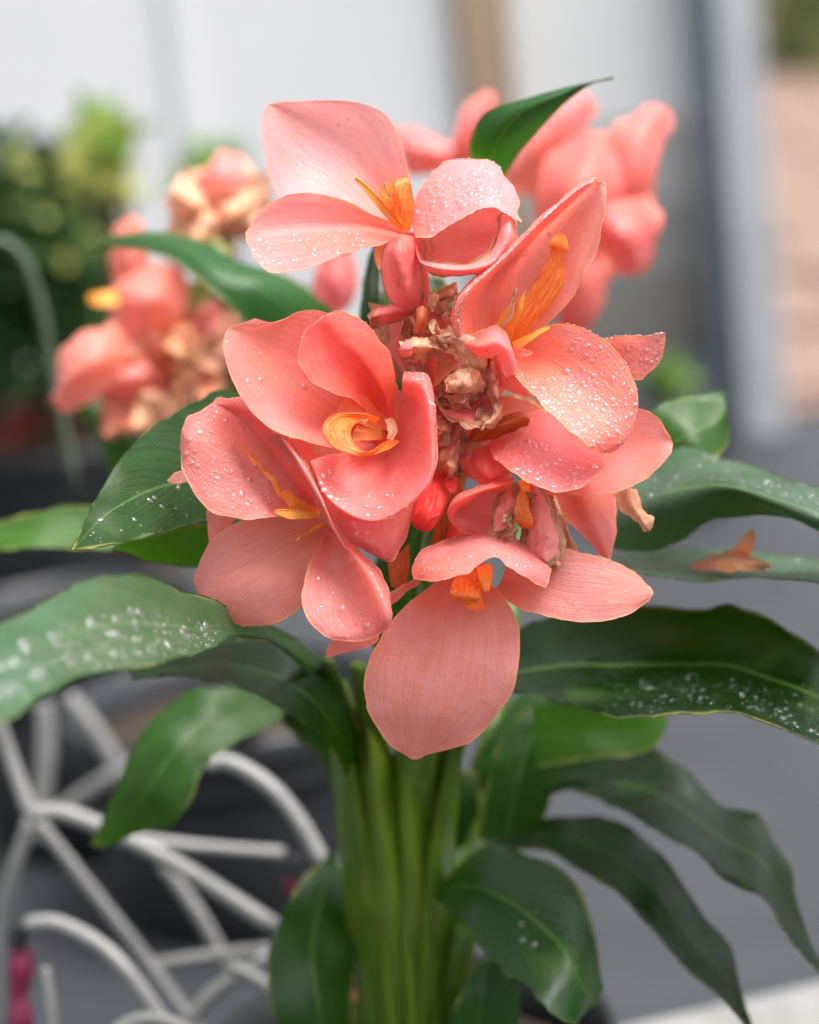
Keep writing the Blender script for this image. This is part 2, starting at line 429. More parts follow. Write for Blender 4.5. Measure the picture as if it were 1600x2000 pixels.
def drops(s, parent, n, size=(0.25, 1.0), region=(0.15, 1, 0, 1), big=0, bigsize=(1.1, 2.0), edges=(), seed=1, power=1.7):
    """n small drops in the region of a sheet (radius in mm, skewed to small), big single drops, beads along edges."""
    rnd = random.Random(seed); verts, faces = [], []
    placed = []
    X = s.S; du = np.linalg.norm(np.diff(X, axis=0), axis=2)[:, :-1]; dvv = np.linalg.norm(np.diff(X, axis=1), axis=2)[:-1]
    ar = du * dvv
    uc = (np.arange(s.nu - 1) + 0.5) / (s.nu - 1); vc = (np.arange(s.nv - 1) + 0.5) / (s.nv - 1)
    mask = ((uc >= region[0]) & (uc <= region[1]))[:, None] & ((vc >= region[2]) & (vc <= region[3]))[None]
    cum = np.cumsum((ar * mask).ravel())
    def pick():                                       # a place in the region, evenly by area
        if cum[-1] <= 0: return rnd.uniform(*region[:2]), rnd.uniform(*region[2:])
        k_ = int(np.searchsorted(cum, rnd.random() * cum[-1])); i_, j_ = divmod(min(k_, len(cum) - 1), s.nv - 1)
        return min((i_ + rnd.random()) / (s.nu - 1), 1.0), min((j_ + rnd.random()) / (s.nv - 1), 1.0)
    def at(u, v):
        i, j = u * (s.nu - 1), v * (s.nv - 1); a, b = min(int(i), s.nu - 2), min(int(j), s.nv - 2); fi, fj = i - a, j - b
        g = lambda Q: Vector(Q[a, b] * (1 - fi) * (1 - fj) + Q[a + 1, b] * fi * (1 - fj) + Q[a, b + 1] * (1 - fi) * fj + Q[a + 1, b + 1] * fi * fj)
        return g(s.S), g(s.N).normalized()
    def frame(nrm):
        x = nrm.cross(Vector((rnd.uniform(-1, 1), rnd.uniform(-1, 1), rnd.uniform(-1, 1)))).normalized()
        return Matrix((x, nrm.cross(x), nrm)).transposed()
    def free(p, r):
        for q, t in placed:
            if (q - p).length < (r + t) * 0.85: return False
        placed.append((p, r)); return True
    for k in range(big):
        for _ in range(12):
            u, v = pick()
            p, nn = at(u, v); r = rnd.uniform(*bigsize) * 0.001
            if free(p, r): break
        else: continue
        o = link('water_drop', BIGDROP[rnd.randrange(5)], parent, p)
        o.rotation_euler = frame(nn).to_euler(); sx = rnd.uniform(0.85, 1.2)
        o.scale = (r * sx, r / sx, r)
    def add(p, nn, r, h=1.0):
        Mx = frame(nn); b = len(verts); sx = rnd.uniform(0.85, 1.25)
        for x, y, z in DV: verts.append(p + Mx @ Vector((x * r * sx, y * r / sx, z * r * h)))
        faces.extend(tuple(b + i for i in f) for f in DF)
    for k in range(n):
        for _ in range(6):
            u, v = pick()
            p, nn = at(u, v); r = (size[0] + (size[1] - size[0]) * rnd.random() ** power) * 0.00122
            if free(p, r): add(p, nn, r); break
    for (v0, u0, u1, cnt, r0, r1) in edges:          # beads hanging on the margin v0 (or the tip when v0 is 'tip')
        for k in range(cnt):
            t = rnd.uniform(u0, u1); r = (r0 + (r1 - r0) * rnd.random() ** 1.6) * 0.001
            p, nn = at(1.0, t) if v0 == 'tip' else at(t, v0)
            p = p + Vector((0, 0, 1)) * r * rnd.uniform(-0.1, 0.5) + nn * r * 0.3
            if free(p, r * 0.8): add(p - nn * r * 0.2, nn, r, 1.7)
    if verts:
        o = mesh_obj('fine_water_droplets', verts, faces, WATER, parent); o['kind'] = 'stuff'
        return o

# ------------------------------------------------------------------ the setting
YW = G(1380, 845).y                                   # the upright plane of the wall at the back
def boxmesh(name, lo, hi, mat, parent=None, bev=0.0, color=None):
    bm = bmesh.new(); bmesh.ops.create_cube(bm, size=1.0)
    c = [(a + b) / 2 for a, b in zip(lo, hi)]; s = [b - a for a, b in zip(lo, hi)]
    for v in bm.verts: v.co = Vector((v.co.x * s[0], v.co.y * s[1], v.co.z * s[2]))
    if bev: bmesh.ops.bevel(bm, geom=bm.edges[:], offset=bev, segments=2, affect='EDGES', profile=0.6)
    me = bpy.data.meshes.new(name); bm.to_mesh(me); bm.free(); me.materials.append(mat)
    return link(name, me, parent, c, color)

ASPH = plain('damp_grey_asphalt', lin(54, 56, 61), lin(47, 49, 54), 9.0, 0.6, 0.002, 0.4)
def paving_material():
    M = Mat('pink_brick_paving'); tc = M.n('TexCoord').outputs['Object']
    n = M.noise(tc, 5.0, 3)
    c = M.mix(M.ss(n, 0.35, 0.65), lin(128, 104, 92), lin(116, 94, 82))
    return M.fin(M.princ(Base_Color=c, Roughness=0.7))
PAVE = paving_material()
WALLM = plain('white_render', lin(222, 222, 223), lin(214, 215, 218), 2.2, 0.7, 0.0, 0.3)
PANELM = plain('pale_grey_sheet', lin(196, 197, 196), lin(184, 185, 184), 1.4, 0.35, 0.0, 0.5)
TANM = plain('tan_wood', lin(166, 144, 122), lin(146, 124, 104), 6.0, 0.6, 0.001, 0.3, stretch=(8, 8, 0.6))
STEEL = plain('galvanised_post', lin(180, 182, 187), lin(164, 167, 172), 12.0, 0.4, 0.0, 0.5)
STEELD = plain('blue_grey_steel', lin(116, 124, 134), lin(104, 112, 122), 12.0, 0.5)
WHITET = plain('white_powder_coat', lin(136, 136, 134), lin(118, 118, 116), 30.0, 0.35, 0.0, 0.5)
BLACKP = plain('black_plastic', lin(34, 35, 37), lin(26, 27, 28), 30.0, 0.45, 0.0, 0.4)
GREYP = plain('slate_grey_plastic', lin(42, 44, 49), lin(34, 36, 40), 6.0, 0.4, 0.0, 0.5)
LGREYP = plain('pale_grey_plastic', lin(140, 143, 146), lin(118, 122, 124), 6.0, 0.5)
MAGENTA = plain('magenta_plastic', lin(120, 34, 66), lin(100, 28, 56), 30.0, 0.4)
SOIL = plain('dark_potting_soil', lin(58, 44, 34), lin(30, 23, 18), 160.0, 0.9, 0.004)
BLUEG = plain('blue_grey_fabric', lin(176, 183, 192), lin(168, 175, 184), 6.0, 0.7)

# ground, one sheet to the horizon
g = mesh_obj('ground', [(-150, -30, 0), (150, -30, 0), (150, 300, 0), (-150, 300, 0)], [(0, 1, 2, 3)], ASPH, smooth=False, origin=(0, 0, 0))
tag(g, kind='structure')
# pink paving beyond the post on the right, with its slabs
px0 = W(1490, 845, YW).x
pv = mesh_obj('paving', [(px0, YW + 0.05, 0.004), (px0 + 6, YW + 0.05, 0.004), (px0 + 6, YW + 9, 0.004), (px0, YW + 9, 0.004)], [(0, 1, 2, 3)], PAVE, smooth=False, origin=(px0, YW, 0.004))
tag(pv, kind='structure')
bm = bmesh.new(); bmesh.ops.create_cube(bm, size=1.0)
for v in bm.verts: v.co = Vector((v.co.x * 0.385, v.co.y * 0.185, v.co.z * 0.02))
bmesh.ops.bevel(bm, geom=bm.edges[:], offset=0.004, segments=1, affect='EDGES')
slab = bpy.data.meshes.new('paving_slab'); bm.to_mesh(slab); bm.free(); slab.materials.append(PAVE)
for i in range(3):
    for j in range(18):
        link('paving_slab', slab, pv, (px0 + 0.2 + 0.4 * i + (0.2 if j % 2 else 0.0), YW + 0.2 + 0.2 * j, 0.008))

# back wall: white wall, tan post, pale sheet, steel post
def upright(name, xa, xb, yoff, thick, mat, label, cat, ztop=2.4, bev=0.004, zb=0.0):
    a, b = W(xa[0], xa[1], YW + yoff).x, W(xb[0], xb[1], YW + yoff).x
    o = boxmesh(name, (min(a, b), YW + yoff, zb), (max(a, b), YW + yoff + thick, ztop), mat, None, bev)
    return tag(o, label, cat)
lx = W(892, 60, YW).x
wl = tag(boxmesh('white_wall', (-3.2, YW, 0), (lx - 0.002, YW + 0.12, 2.6), WALLM, None, 0.004), 'plain white wall filling the left background', 'wall')
for k in range(5):            # shallow joints of the wall panels, as raised cover strips
    xx = lx - 0.30 - 0.33 * k
    boxmesh('cover_strip', (xx - 0.012, YW - 0.008, 0.02), (xx + 0.012, YW - 0.0005, 2.58), WALLM, wl, 0.002)
tp = upright('tan_wooden_post', (892, 60), (992, 60), -0.02, 0.08, TANM, 'tan wooden post between the white wall and the pale sheet', 'post')
rx = W(992, 60, YW).x; pxl = W(1385, 300, YW).x
bp = empty('grey_partition', ((rx + pxl) / 2, YW + 0.02, 0), 'pale partition, its shading towards the ground painted in grey steps, between tan post and steel post', 'partition')
SHADE_STEPS = [(0.0, 0.10, lin(104, 100, 95), lin(94, 90, 85)), (0.104, 0.18, lin(128, 125, 121), lin(118, 115, 111)), (0.184, 0.26, lin(150, 148, 145), lin(140, 138, 136)), (0.264, 0.35, lin(182, 181, 179), lin(172, 172, 170)), (0.354, 2.5, lin(226, 227, 226), lin(218, 219, 218))]  # one panel's soft shading gradient, put into stepped greys
for k, (za, zb, ca, cb) in enumerate(SHADE_STEPS):
    boxmesh('shade_step', (rx + 0.002, YW + 0.01, za), (pxl + 0.02, YW + 0.04, zb), plain('grey_shade_step_%s' % 'abcde'[k], ca, cb, 1.4, 0.4, 0.0, 0.5), bp, 0.003)
boxmesh('base_rail', (rx + 0.004, YW - 0.012, 0.0), (pxl, YW + 0.008, 0.09), STEELD, bp, 0.003)
po = empty('steel_post', (W(1430, 830, YW - 0.05).x, YW - 0.05, 0), 'tall blue-grey steel post with a pale right face', 'post')
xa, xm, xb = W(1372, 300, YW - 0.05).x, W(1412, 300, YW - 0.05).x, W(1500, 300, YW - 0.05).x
boxmesh('dark_face', (xa, YW - 0.045, 0), (xm - 0.001, YW + 0.05, 2.6), STEELD, po, 0.003)  # left side of the post given the darker grey
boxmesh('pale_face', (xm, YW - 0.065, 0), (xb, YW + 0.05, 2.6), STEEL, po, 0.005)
# dark trough standing at the foot of the partition
tx0, tx1 = W(1200, 800, YW - 0.35).x, W(1405, 800, YW - 0.35).x
tr_ = empty('dark_trough', ((tx0 + tx1) / 2, YW - 0.3, 0), 'dark low planter trough at the foot of the pale partition', 'planter')
boxmesh('trough_body', (tx0, YW - 0.36, 0), (tx1, YW - 0.12, 0.085), BLACKP, tr_, 0.008)
boxmesh('trough_rim', (tx0 - 0.008, YW - 0.368, 0.0855), (tx1 + 0.008, YW - 0.112, 0.10), GREYP, tr_, 0.004)
# white kerb at the lower right
ka, kb = G(1450, 2014), G(1650, 1968)
dv = (kb - ka).normalized(); nv_ = Vector((-dv.y, dv.x, 0))
A, B = ka - dv * 0.25, kb + dv * 0.6
kv = []
for z in (0.0, 0.022):
    for p in (A, B, B - nv_ * 0.12, A - nv_ * 0.12): kv.append(Vector((p.x, p.y, z)))
kb_ = mesh_obj('white_kerb', kv, [(0, 1, 2, 3)[::-1], (4, 5, 6, 7), (0, 1, 5, 4), (1, 2, 6, 5), (2, 3, 7, 6), (3, 0, 4, 7)], WHITET, smooth=False)
md = kb_.modifiers.new('bevel', 'BEVEL'); md.width = 0.006; md.segments = 2
tag(kb_, 'white painted kerb edge cutting the lower right corner', 'kerb')

# ------------------------------------------------------------------ shrubs in the back
def shrub(name, centre, rad, count, leaf, mat, label, cat='shrub', seed=1, mats2=None, frac=0.0, group=None, base=None, stems=6):
    rnd = random.Random(seed)
    root = empty(name, (centre[0], centre[1], base if base is not None else 0.0), label, cat, group)
    verts, faces, fm = [], [], []
    clumps = [Vector((rnd.uniform(-1, 1), rnd.uniform(-1, 1), rnd.uniform(-1, 1))) * 0.72 for _ in range(14)]
    for k in range(count):
        c = clumps[rnd.randrange(len(clumps))] + Vector((rnd.gauss(0, 0.2), rnd.gauss(0, 0.2), rnd.gauss(0, 0.2)))
        p = Vector(centre) + Vector((c.x * rad[0], c.y * rad[1], c.z * rad[2]))
        a = Vector((rnd.gauss(0, 1), rnd.gauss(0, 1), rnd.gauss(0.3, 0.8))).normalized()
        b = a.cross(Vector((rnd.gauss(0, 1), rnd.gauss(0, 1), rnd.gauss(0, 1)))).normalized()
        n_ = a.cross(b); L = leaf * rnd.uniform(0.6, 1.3); i = len(verts)
        verts += [p, p + a * L * 0.45 + b * L * 0.24 + n_ * L * 0.06, p + a * L, p + a * L * 0.45 - b * L * 0.24 + n_ * L * 0.06, p + a * L * 0.5]
        faces += [(i, i + 1, i + 4), (i + 1, i + 2, i + 4), (i + 2, i + 3, i + 4), (i + 3, i, i + 4)]
        t = 1 if (mats2 and rnd.random() < frac * (1.6 if c.z > 0.3 else 0.25)) else 0
        fm += [t] * 4
    mesh_obj('crown', verts, faces, [mat] + ([mats2] if mats2 else []), root, None, False, fm)
    z0 = base if base is not None else 0.0
    for k in range(stems):
        c = clumps[k]
        top = Vector(centre) + Vector((c.x * rad[0], c.y * rad[1], c.z * rad[2]))
        bot = Vector((centre[0] + c.x * rad[0] * 0.25, centre[1] + c.y * rad[1] * 0.25, z0))
        tube('branch', [bot, bot.lerp(top, 0.5) + Vector((rnd.uniform(-1, 1), rnd.uniform(-1, 1), 0)) * 0.02, top], [0.006, 0.004, 0.002], BRANCH, root, n=8, seg=6)
    return root
BRANCH = plain('brown_twig', lin(92, 74, 54), lin(70, 56, 42), 40.0, 0.8)
FOL1 = foliage('dark_shrub_leaf', lin(24, 48, 18), lin(52, 84, 34))
FOL2 = foliage('yellow_shrub_leaf', lin(130, 140, 64), lin(190, 190, 110))
FOL3 = foliage('lime_leaf', lin(104, 140, 46), lin(140, 176, 80))
FOL4 = foliage('far_tree_leaf', lin(96, 112, 60), lin(170, 180, 130))
FOL5 = foliage('red_bloom', lin(215, 84, 70), lin(180, 60, 56))
def shrub_at(name, box, y, depth, *a, **k):
    x0, y0, x1, y1 = box
    c = W((x0 + x1) / 2, (y0 + y1) / 2, y)
    rx_ = (W(x1, y0, y) - W(x0, y0, y)).length / 2; rz_ = (W(x0, y1, y) - W(x0, y0, y)).length / 2
    return shrub(name, c, (rx_, depth, rz_), *a, **k)
shrub_at('leafy_shrub', (-140, 290, 220, 800), 1.5, 0.16, 2600, 0.034, FOL1, 'dark green leafy shrub with yellow tips before the white wall', seed=4, mats2=FOL2, frac=0.10, stems=8)
shrub_at('lime_shrub', (370, 290, 465, 380), YW - 0.3, 0.05, 200, 0.03, FOL3, 'small lime green shrub peeping above the dried flower head', seed=9, stems=4)
shrub_at('yellow_shrub', (160, 230, 280, 360), 1.2, 0.06, 160, 0.03, FOL2, 'pale yellow shrub tips beside the dark leafy shrub', seed=12, mats2=FOL3, frac=0.4, stems=4)
shrub_at('red_flowering_plant', (20, 735, 110, 850), YW - 0.45, 0.05, 90, 0.03, FOL5, 'red flowering plant low at the left edge', 'plant', seed=15, mats2=FOL1, frac=0.25, stems=4)
shrub_at('low_leafy_plant', (1268, 735, 1325, 765), YW - 0.4, 0.03, 46, 0.03, FOL3, 'small green plant behind the right hand blossoms', 'plant', seed=18, mats2=FOL1, frac=0.5, stems=4)
shrub_at('background_tree', (1480, -260, 1760, 230), YW + 3.9, 0.4, 900, 0.10, FOL4, 'hazy green tree beyond the pink paving', 'tree', seed=21, mats2=FOL2, frac=0.2, stems=6)

# ------------------------------------------------------------------ pots
def lathe(name, prof, centre, mat, parent, seg=40):
    verts, faces = [], []
    for r, z in prof:
        for k in range(seg):
            a = 2 * math.pi * k / seg; verts.append(Vector((centre[0] + r * math.cos(a), centre[1] + r * math.sin(a), centre[2] + z)))
    for i in range(len(prof) - 1):
        for k in range(seg):
            k2 = (k + 1) % seg; faces.append((i * seg + k, i * seg + k2, (i + 1) * seg + k2, (i + 1) * seg + k))
    o = mesh_obj(name, verts, faces, mat, parent, None, True, origin=centre)
    return o
def pot(name, c, r, h, mat, label, soil=True):
    root = empty(name, c, label, 'pot')
    lathe('pot_wall', [(r * 0.02, 0.002), (r * 0.74, 0.002), (r * 0.78, 0.01), (r * 0.97, h - 0.03), (r * 0.955, h - 0.028), (r * 0.955, h - 0.06)], c, mat, root)
    lathe('pot_rim', [(r * 0.965, h - 0.029), (r * 1.02, h - 0.028), (r * 1.03, h - 0.004), (r * 1.01, h), (r * 0.97, h - 0.002), (r * 0.95, h - 0.03)], c, mat, root)
    if soil: lathe('soil', [(0.001, h - 0.02), (r * 0.4, h - 0.018), (r * 0.8, h - 0.024), (r * 0.952, h - 0.03)], c, SOIL, root)
    return root
POTC = U(800, 2020, 165); POTH = POTC.z
pot('black_nursery_pot', (POTC.x, POTC.y, 0), 0.097, POTH, BLACKP, 'black nursery pot holding the coral flowered plant')
gp = G(480, 1880); pot('slate_grey_planter', (gp.x, gp.y + 0.11, 0), 0.11, 0.15, GREYP, 'large slate grey planter behind the white tube stand')
gp = G(110, 1130); pot('pale_grey_pot', (gp.x + 0.03, gp.y, 0), 0.075, 0.16, LGREYP, 'pale grey pot at the left edge below the shrub')
gp = G(180, 1900); pot('grey_tub', (gp.x - 0.02, gp.y + 0.28, 0), 0.10, 0.17, GREYP, 'grey tub standing at the lower left behind the tube stand')
gp = Vector((W(40, 700, 1.5).x, 1.5, 0)); pot('dark_shrub_pot', (gp.x, gp.y, 0), 0.12, 0.19, BLACKP, 'dark pot under the leafy shrub at the left')

# ------------------------------------------------------------------ white tube stand at the lower left
D = 230
stand = empty('white_tube_stand', G(200, 2150), 'white tubular stand of crossing and arched rods at lower left', 'stand')
def rod(pts, r, name='rod', mat=None):
    return tube(name, [U(*p) for p in pts], r if isinstance(r, list) else r * 0.92, mat or WHITET, stand, n=22, seg=10)
rod([(-60, 1260, D - 10), (0, 1425, D), (60, 1592, D)], 0.0045)
rod([(58, 1590, D), (140, 1592, D), (330, 1680, D - 5), (540, 1812, D - 10)], 0.0048)
rod([(270, 1640, D + 8), (400, 1655, D + 10), (555, 1667, D + 10)], 0.0036)
rod([(70, 1600, D + 12), (180, 1740, D + 14), (290, 1880, D + 14), (420, 2060, D + 10)], 0.0038)
rod([(60, 1600, D + 20), (20, 1730, D + 24), (-20, 1950, D + 30), (-30, 2200, D + 20)], 0.0042)
rod([(400, 1492, D - 20), (450, 1490, D - 20), (525, 1535, D - 22), (585, 1605, D - 24), (632, 1690, D - 26)], 0.0047, 'arched_rod')
rod([(52, 1806, D - 30), (110, 1803, D - 32), (190, 1842, D - 36), (255, 1905, D - 40), (340, 2030, D - 44), (400, 2150, D - 46)], 0.0044, 'arched_rod')
rod([(320, 1690, D + 30), (390, 1790, D + 32), (450, 1900, D + 34)], 0.0044)
rod([(300, 1885, D + 22), (410, 1868, D + 20), (525, 1855, D + 16)], 0.0038)
rod([(350, 2030, D), (410, 1945, D), (525, 1868, D)], 0.0042)
rod([(450, 1885, D - 8), (525, 1935, D - 8), (512, 2020, D - 8), (505, 2200, D - 8)], 0.0042)
rod([(110, 1590, D + 160), (170, 1545, D + 160), (260, 1490, D + 160)], 0.005)
rod([(85, 1370, D + 170), (90, 1470, D + 170), (70, 1640, D + 170)], 0.006)
rod([(130, 1360, D + 150), (180, 1420, D + 150), (225, 1490, D + 150)], 0.006)
rod([(88, 1890, D - 40), (98, 1960, D - 40), (108, 2080, D - 40)], 0.0028)
rod([(190, 2060, D - 60), (250, 2002, D - 60), (320, 1995, D - 60), (420, 2050, D - 60)], 0.0044, 'arched_rod')
rod([(575, 1672, D - 4), (573, 1695, D - 4), (572, 1712, D - 4)], 0.0055, 'rubber_cap', BLACKP)
rod([(38, 1808, D - 28), (35, 1830, D - 28), (33, 1848, D - 28)], 0.0055, 'rubber_cap', BLACKP)
rod([(572, 1712, D - 2), (570, 1730, D - 2), (566, 1750, D - 2)], [0.0035, 0.005, 0.003], 'magenta_plug', MAGENTA)
rod([(38, 1850, D - 26), (42, 1890, D - 26), (36, 1945, D - 26), (40, 1990, D - 26), (30, 2040, D - 26)], [0.005, 0.0072, 0.0045, 0.007, 0.005], 'magenta_plug', MAGENTA)
# pale arched stalk at the far left
ps = empty('pale_arched_stalk', G(110, 1130), 'pale grey-green arched stalk at the left edge before the shrub', 'stalk')
tube('stalk', [W(150, 960, 0.55), W(110, 760, 0.55), W(80, 600, 0.55), W(45, 505, 0.55), W(0, 470, 0.55), W(-60, 500, 0.55)], [0.003, 0.003, 0.003, 0.003, 0.0025, 0.002], plain('pale_stalk', lin(84, 98, 78), lin(70, 84, 64), 30.0), ps, n=20)

print('YW', YW, 'POTH', POTH)

# ------------------------------------------------------------------ the coral canna in focus
CORAL, PINK, PEACH, DEEP, ROSE = lin(252, 124, 108), lin(244, 140, 146), lin(240, 146, 130), lin(242, 92, 80), lin(238, 112, 122)
plant = empty('canna_plant', (POTC.x, POTC.y, POTH - 0.02), 'potted canna with coral pink blossoms wet with rain, in sharp focus', 'plant')

AXIS = (868, 930, 62)
def blossom(label, throat, parent=None, axis=AXIS, r=(0.0035, 0.0045, 0.008), color=CORAL, name='blossom'):
    a, t = U(*axis), U(*throat)
    mid = a.lerp(t, 0.5) + Vector((0, 0, 0.004))
    o = tube(name, [a, mid, t], list(r), PETAL, parent or plant, color, n=16, seg=14, caps=False)
    o['label'] = label
    return o
def petal(b, rows, color=CORAL, mat=None, name='petal', **k):
    if mat in (None, FADED): color = tuple(x * 0.82 + y * 0.18 for x, y in zip(color, lin(255, 208, 202)))
    return patch(name, rows, mat or PETAL, b, color, **k)

# ---- blossom at the top left
A = blossom('topmost blossom with a broad upright petal and a curled ring petal', (792, 462, 34))
a1 = petal(A, [[(775, 460, 36), (788, 456, 40), (803, 452, 36)],
               [(700, 432, 36), (745, 392, 46), (805, 392, 36)],
               [(612, 410, 34), (700, 322, 50), (792, 312, 36)],
               [(545, 383, 32), (638, 270, 50), (762, 236, 40)],
               [(519, 318, 32), (583, 232, 46), (708, 202, 42)],
               [(512, 255, 34), (545, 212, 42), (628, 195, 42)],
               [(513, 222, 36), (522, 205, 40), (548, 198, 40)]], lin(253, 180, 184), edgewave=0.5, wave=0.9)
drops(a1, A, 119, (0.15, 0.6), (0.35, 0.98, 0.05, 0.95), edges=[(1.0, 0.5, 1, 40, 0.15, 0.45), ('tip', 0, 1, 14, 0.15, 0.4)], seed=11)
a2 = petal(A, [[(788, 447, 32), (790, 457, 34), (772, 466, 26)],
               [(722, 414, 26), (716, 446, 27), (738, 480, 12)],
               [(652, 386, 20), (640, 448, 22), (682, 499, 2)],
               [(592, 376, 16), (566, 452, 16), (622, 515, -4)],
               [(536, 391, 14), (518, 460, 12), (570, 526, -6)],
               [(500, 421, 12), (494, 468, 9), (532, 529, -6)],
               [(482, 456, 10), (482, 476, 7), (496, 508, -2)]], lin(250, 146, 140), wave=0.6)
drops(a2, A, 102, (0.2, 0.8), (0.2, 0.98, 0.55, 0.97), big=9, bigsize=(1.0, 1.7), edges=[(1.0, 0.15, 1, 24, 0.2, 0.5)], seed=12)
patch('style', [[(782, 452, 24), (790, 446, 24)], [(748, 415, 18), (758, 408, 18)], [(716, 375, 14), (724, 370, 14)], [(694, 349, 12), (697, 347, 12)]], STYLE, A, nv=5, nu=16, rim=0.35, rimmat=STYLE, wave=0, edgewave=0)
patch('staminode', [[(778, 448, 26), (795, 448, 26)], [(758, 412, 18), (790, 410, 20)], [(745, 382, 14), (785, 378, 18)], [(748, 362, 14), (778, 352, 18)]], STAM, A, nv=8, nu=16, rimmat=STAM)
patch('staminode', [[(788, 448, 22), (803, 448, 24)], [(782, 400, 14), (807, 402, 18)], [(772, 362, 12), (803, 360, 14)], [(778, 344, 14), (798, 342, 14)]], STAM, A, nv=8, nu=16, rimmat=STAM)
patch('anther', [[(760, 384, 12), (764, 384, 12)], [(750, 368, 10), (754, 367, 10)], [(751, 358, 10), (754, 357, 10)]], DRY, A, lin(90, 50, 30), nv=4, nu=8, rim=0.2, rimmat=DRY)
# the ring petal: arch, inner face, lower strip
a5 = petal(A, [[(806, 440, 30), (808, 452, 20), (812, 464, 12)],
               [(812, 385, 36), (830, 430, 18), (850, 462, 6)],
               [(842, 336, 40), (862, 392, 18), (882, 440, 4)],
               [(898, 309, 40), (905, 370, 16), (926, 414, 2)],
               [(958, 314, 38), (955, 366, 14), (962, 406, 2)],
               [(994, 352, 32), (985, 390, 12), (992, 420, 4)],
               [(1014, 394, 24), (1010, 414, 14), (1017, 434, 8)]], lin(250, 168, 174), wave=0.8, edgewave=1.0, efreq=220)
drops(a5, A, 323, (0.2, 0.9), (0.1, 0.97, 0.1, 0.9), big=30, bigsize=(1.05, 1.8), edges=[(1.0, 0.1, 0.95, 40, 0.25, 0.7), (0.0, 0.1, 0.95, 40, 0.3, 0.7)], seed=13)
a6 = petal(A, [[(815, 470, 40), (825, 500, 42), (845, 530, 36)],
               [(880, 425, 44), (890, 475, 46), (905, 528, 36)],
               [(935, 405, 42), (945, 460, 44), (950, 520, 32)],
               [(985, 400, 36), (990, 440, 36), (985, 490, 28)]], lin(246, 110, 104))
a7 = petal(A, [[(806, 470, 26), (812, 480, 14), (822, 494, 20)],
               [(815, 500, 22), (822, 512, 8), (840, 535, 16)],
               [(850, 508, 14), (860, 524, 2), (872, 541, 12)],
               [(905, 514, 10), (912, 527, 0), (920, 540, 12)],
               [(950, 492, 10), (965, 510, 0), (975, 525, 12)],
               [(970, 452, 12), (990, 464, 2), (1008, 480, 12)],
               [(975, 425, 16), (995, 428, 6), (1012, 436, 14)],
               [(978, 408, 24), (990, 404, 16), (1002, 406, 20)]], lin(246, 138, 136), FADED, crumple=0.5, edgewave=1.2, efreq=240, rimmat=RIMB)
drops(a7, A, 40, (0.2, 0.6), (0.2, 0.95, 0.3, 0.9), seed=14)
a8 = petal(A, [[(752, 478, 30), (785, 458, 10), (832, 468, 26)],
               [(744, 505, 30), (775, 490, 4), (838, 488, 24)],
               [(744, 545, 32), (780, 535, 6), (830, 520, 24)],
               [(756, 585, 36), (790, 580, 14), (828, 570, 28)],
               [(778, 612, 44), (800, 612, 28), (826, 606, 38)]], lin(232, 98, 104), FADED, crumple=0.3)
drops(a8, A, 60, (0.15, 0.45), (0.1, 0.9, 0.2, 0.8), seed=15)
petal(A, [[(828, 466, 22), (838, 470, 16), (842, 480, 20)], [(838, 462, 20), (846, 476, 12), (846, 490, 16)], [(824, 462, 18), (850, 484, 14), (836, 500, 18)]], lin(200, 130, 100), DRY, nu=12, nv=8, crumple=0.8)
petal(A, [[(806, 592, 40), (806, 606, 26), (800, 630, 38)], [(770, 590, 34), (772, 606, 18), (770, 634, 34)], [(735, 600, 30), (736, 615, 16), (735, 640, 30)], [(720, 614, 30), (722, 624, 18), (724, 638, 28)]], lin(238, 116, 120), FADED, crumple=0.4)
petal(A, [[(740, 470, 44), (760, 480, 44)], [(730, 500, 48), (752, 510, 46)], [(738, 525, 54), (752, 528, 52)]], lin(250, 150, 70), nu=8, nv=6)

# ---- blossom in the middle left, facing the camera
B = blossom('cup shaped front blossom with an orange curled staminode in its throat', (752, 838, 30))
b1 = petal(B, [[(710, 884, 10), (745, 835, 34), (772, 780, 26)],
               [(628, 872, -4), (668, 800, 24), (735, 690, 16)],
               [(562, 850, -12), (602, 752, 16), (684, 640, 8)],
               [(506, 816, -14), (545, 705, 8), (636, 611, 6)],
               [(468, 770, -14), (498, 672, 2), (590, 608, 4)],
               [(445, 718, -12), (466, 650, -2), (540, 631, 0)],
               [(436, 672, -8), (446, 643, -4), (498, 622, -2)]], lin(250, 132, 120), wave=1.0, edgewave=0.6, nv=22)
drops(b1, B, 153, (0.12, 0.5), (0.3, 0.98, 0.1, 0.95), big=4, bigsize=(1.0, 1.5), seed=21)
b2 = petal(B, [[(738, 832, 26), (757, 834, 32), (775, 816, 26)],
               [(702, 792, 10), (740, 780, 28), (774, 768, 14)],
               [(655, 768, -2), (716, 728, 20), (766, 728, 4)],
               [(608, 744, -10), (684, 688, 12), (754, 686, -2)],
               [(586, 700, -14), (652, 652, 4), (728, 644, -6)],
               [(593, 655, -14), (634, 624, -2), (694, 619, -8)],
               [(622, 622, -10), (642, 610, -6), (668, 609, -8)]], lin(250, 106, 90), wave=0.8)
drops(b2, B, 85, (0.15, 0.55), (0.35, 0.97, 0.55, 0.97), edges=[(1.0, 0.35, 1.0, 46, 0.25, 0.65), ('tip', 0.2, 1, 14, 0.2, 0.5)], seed=22)
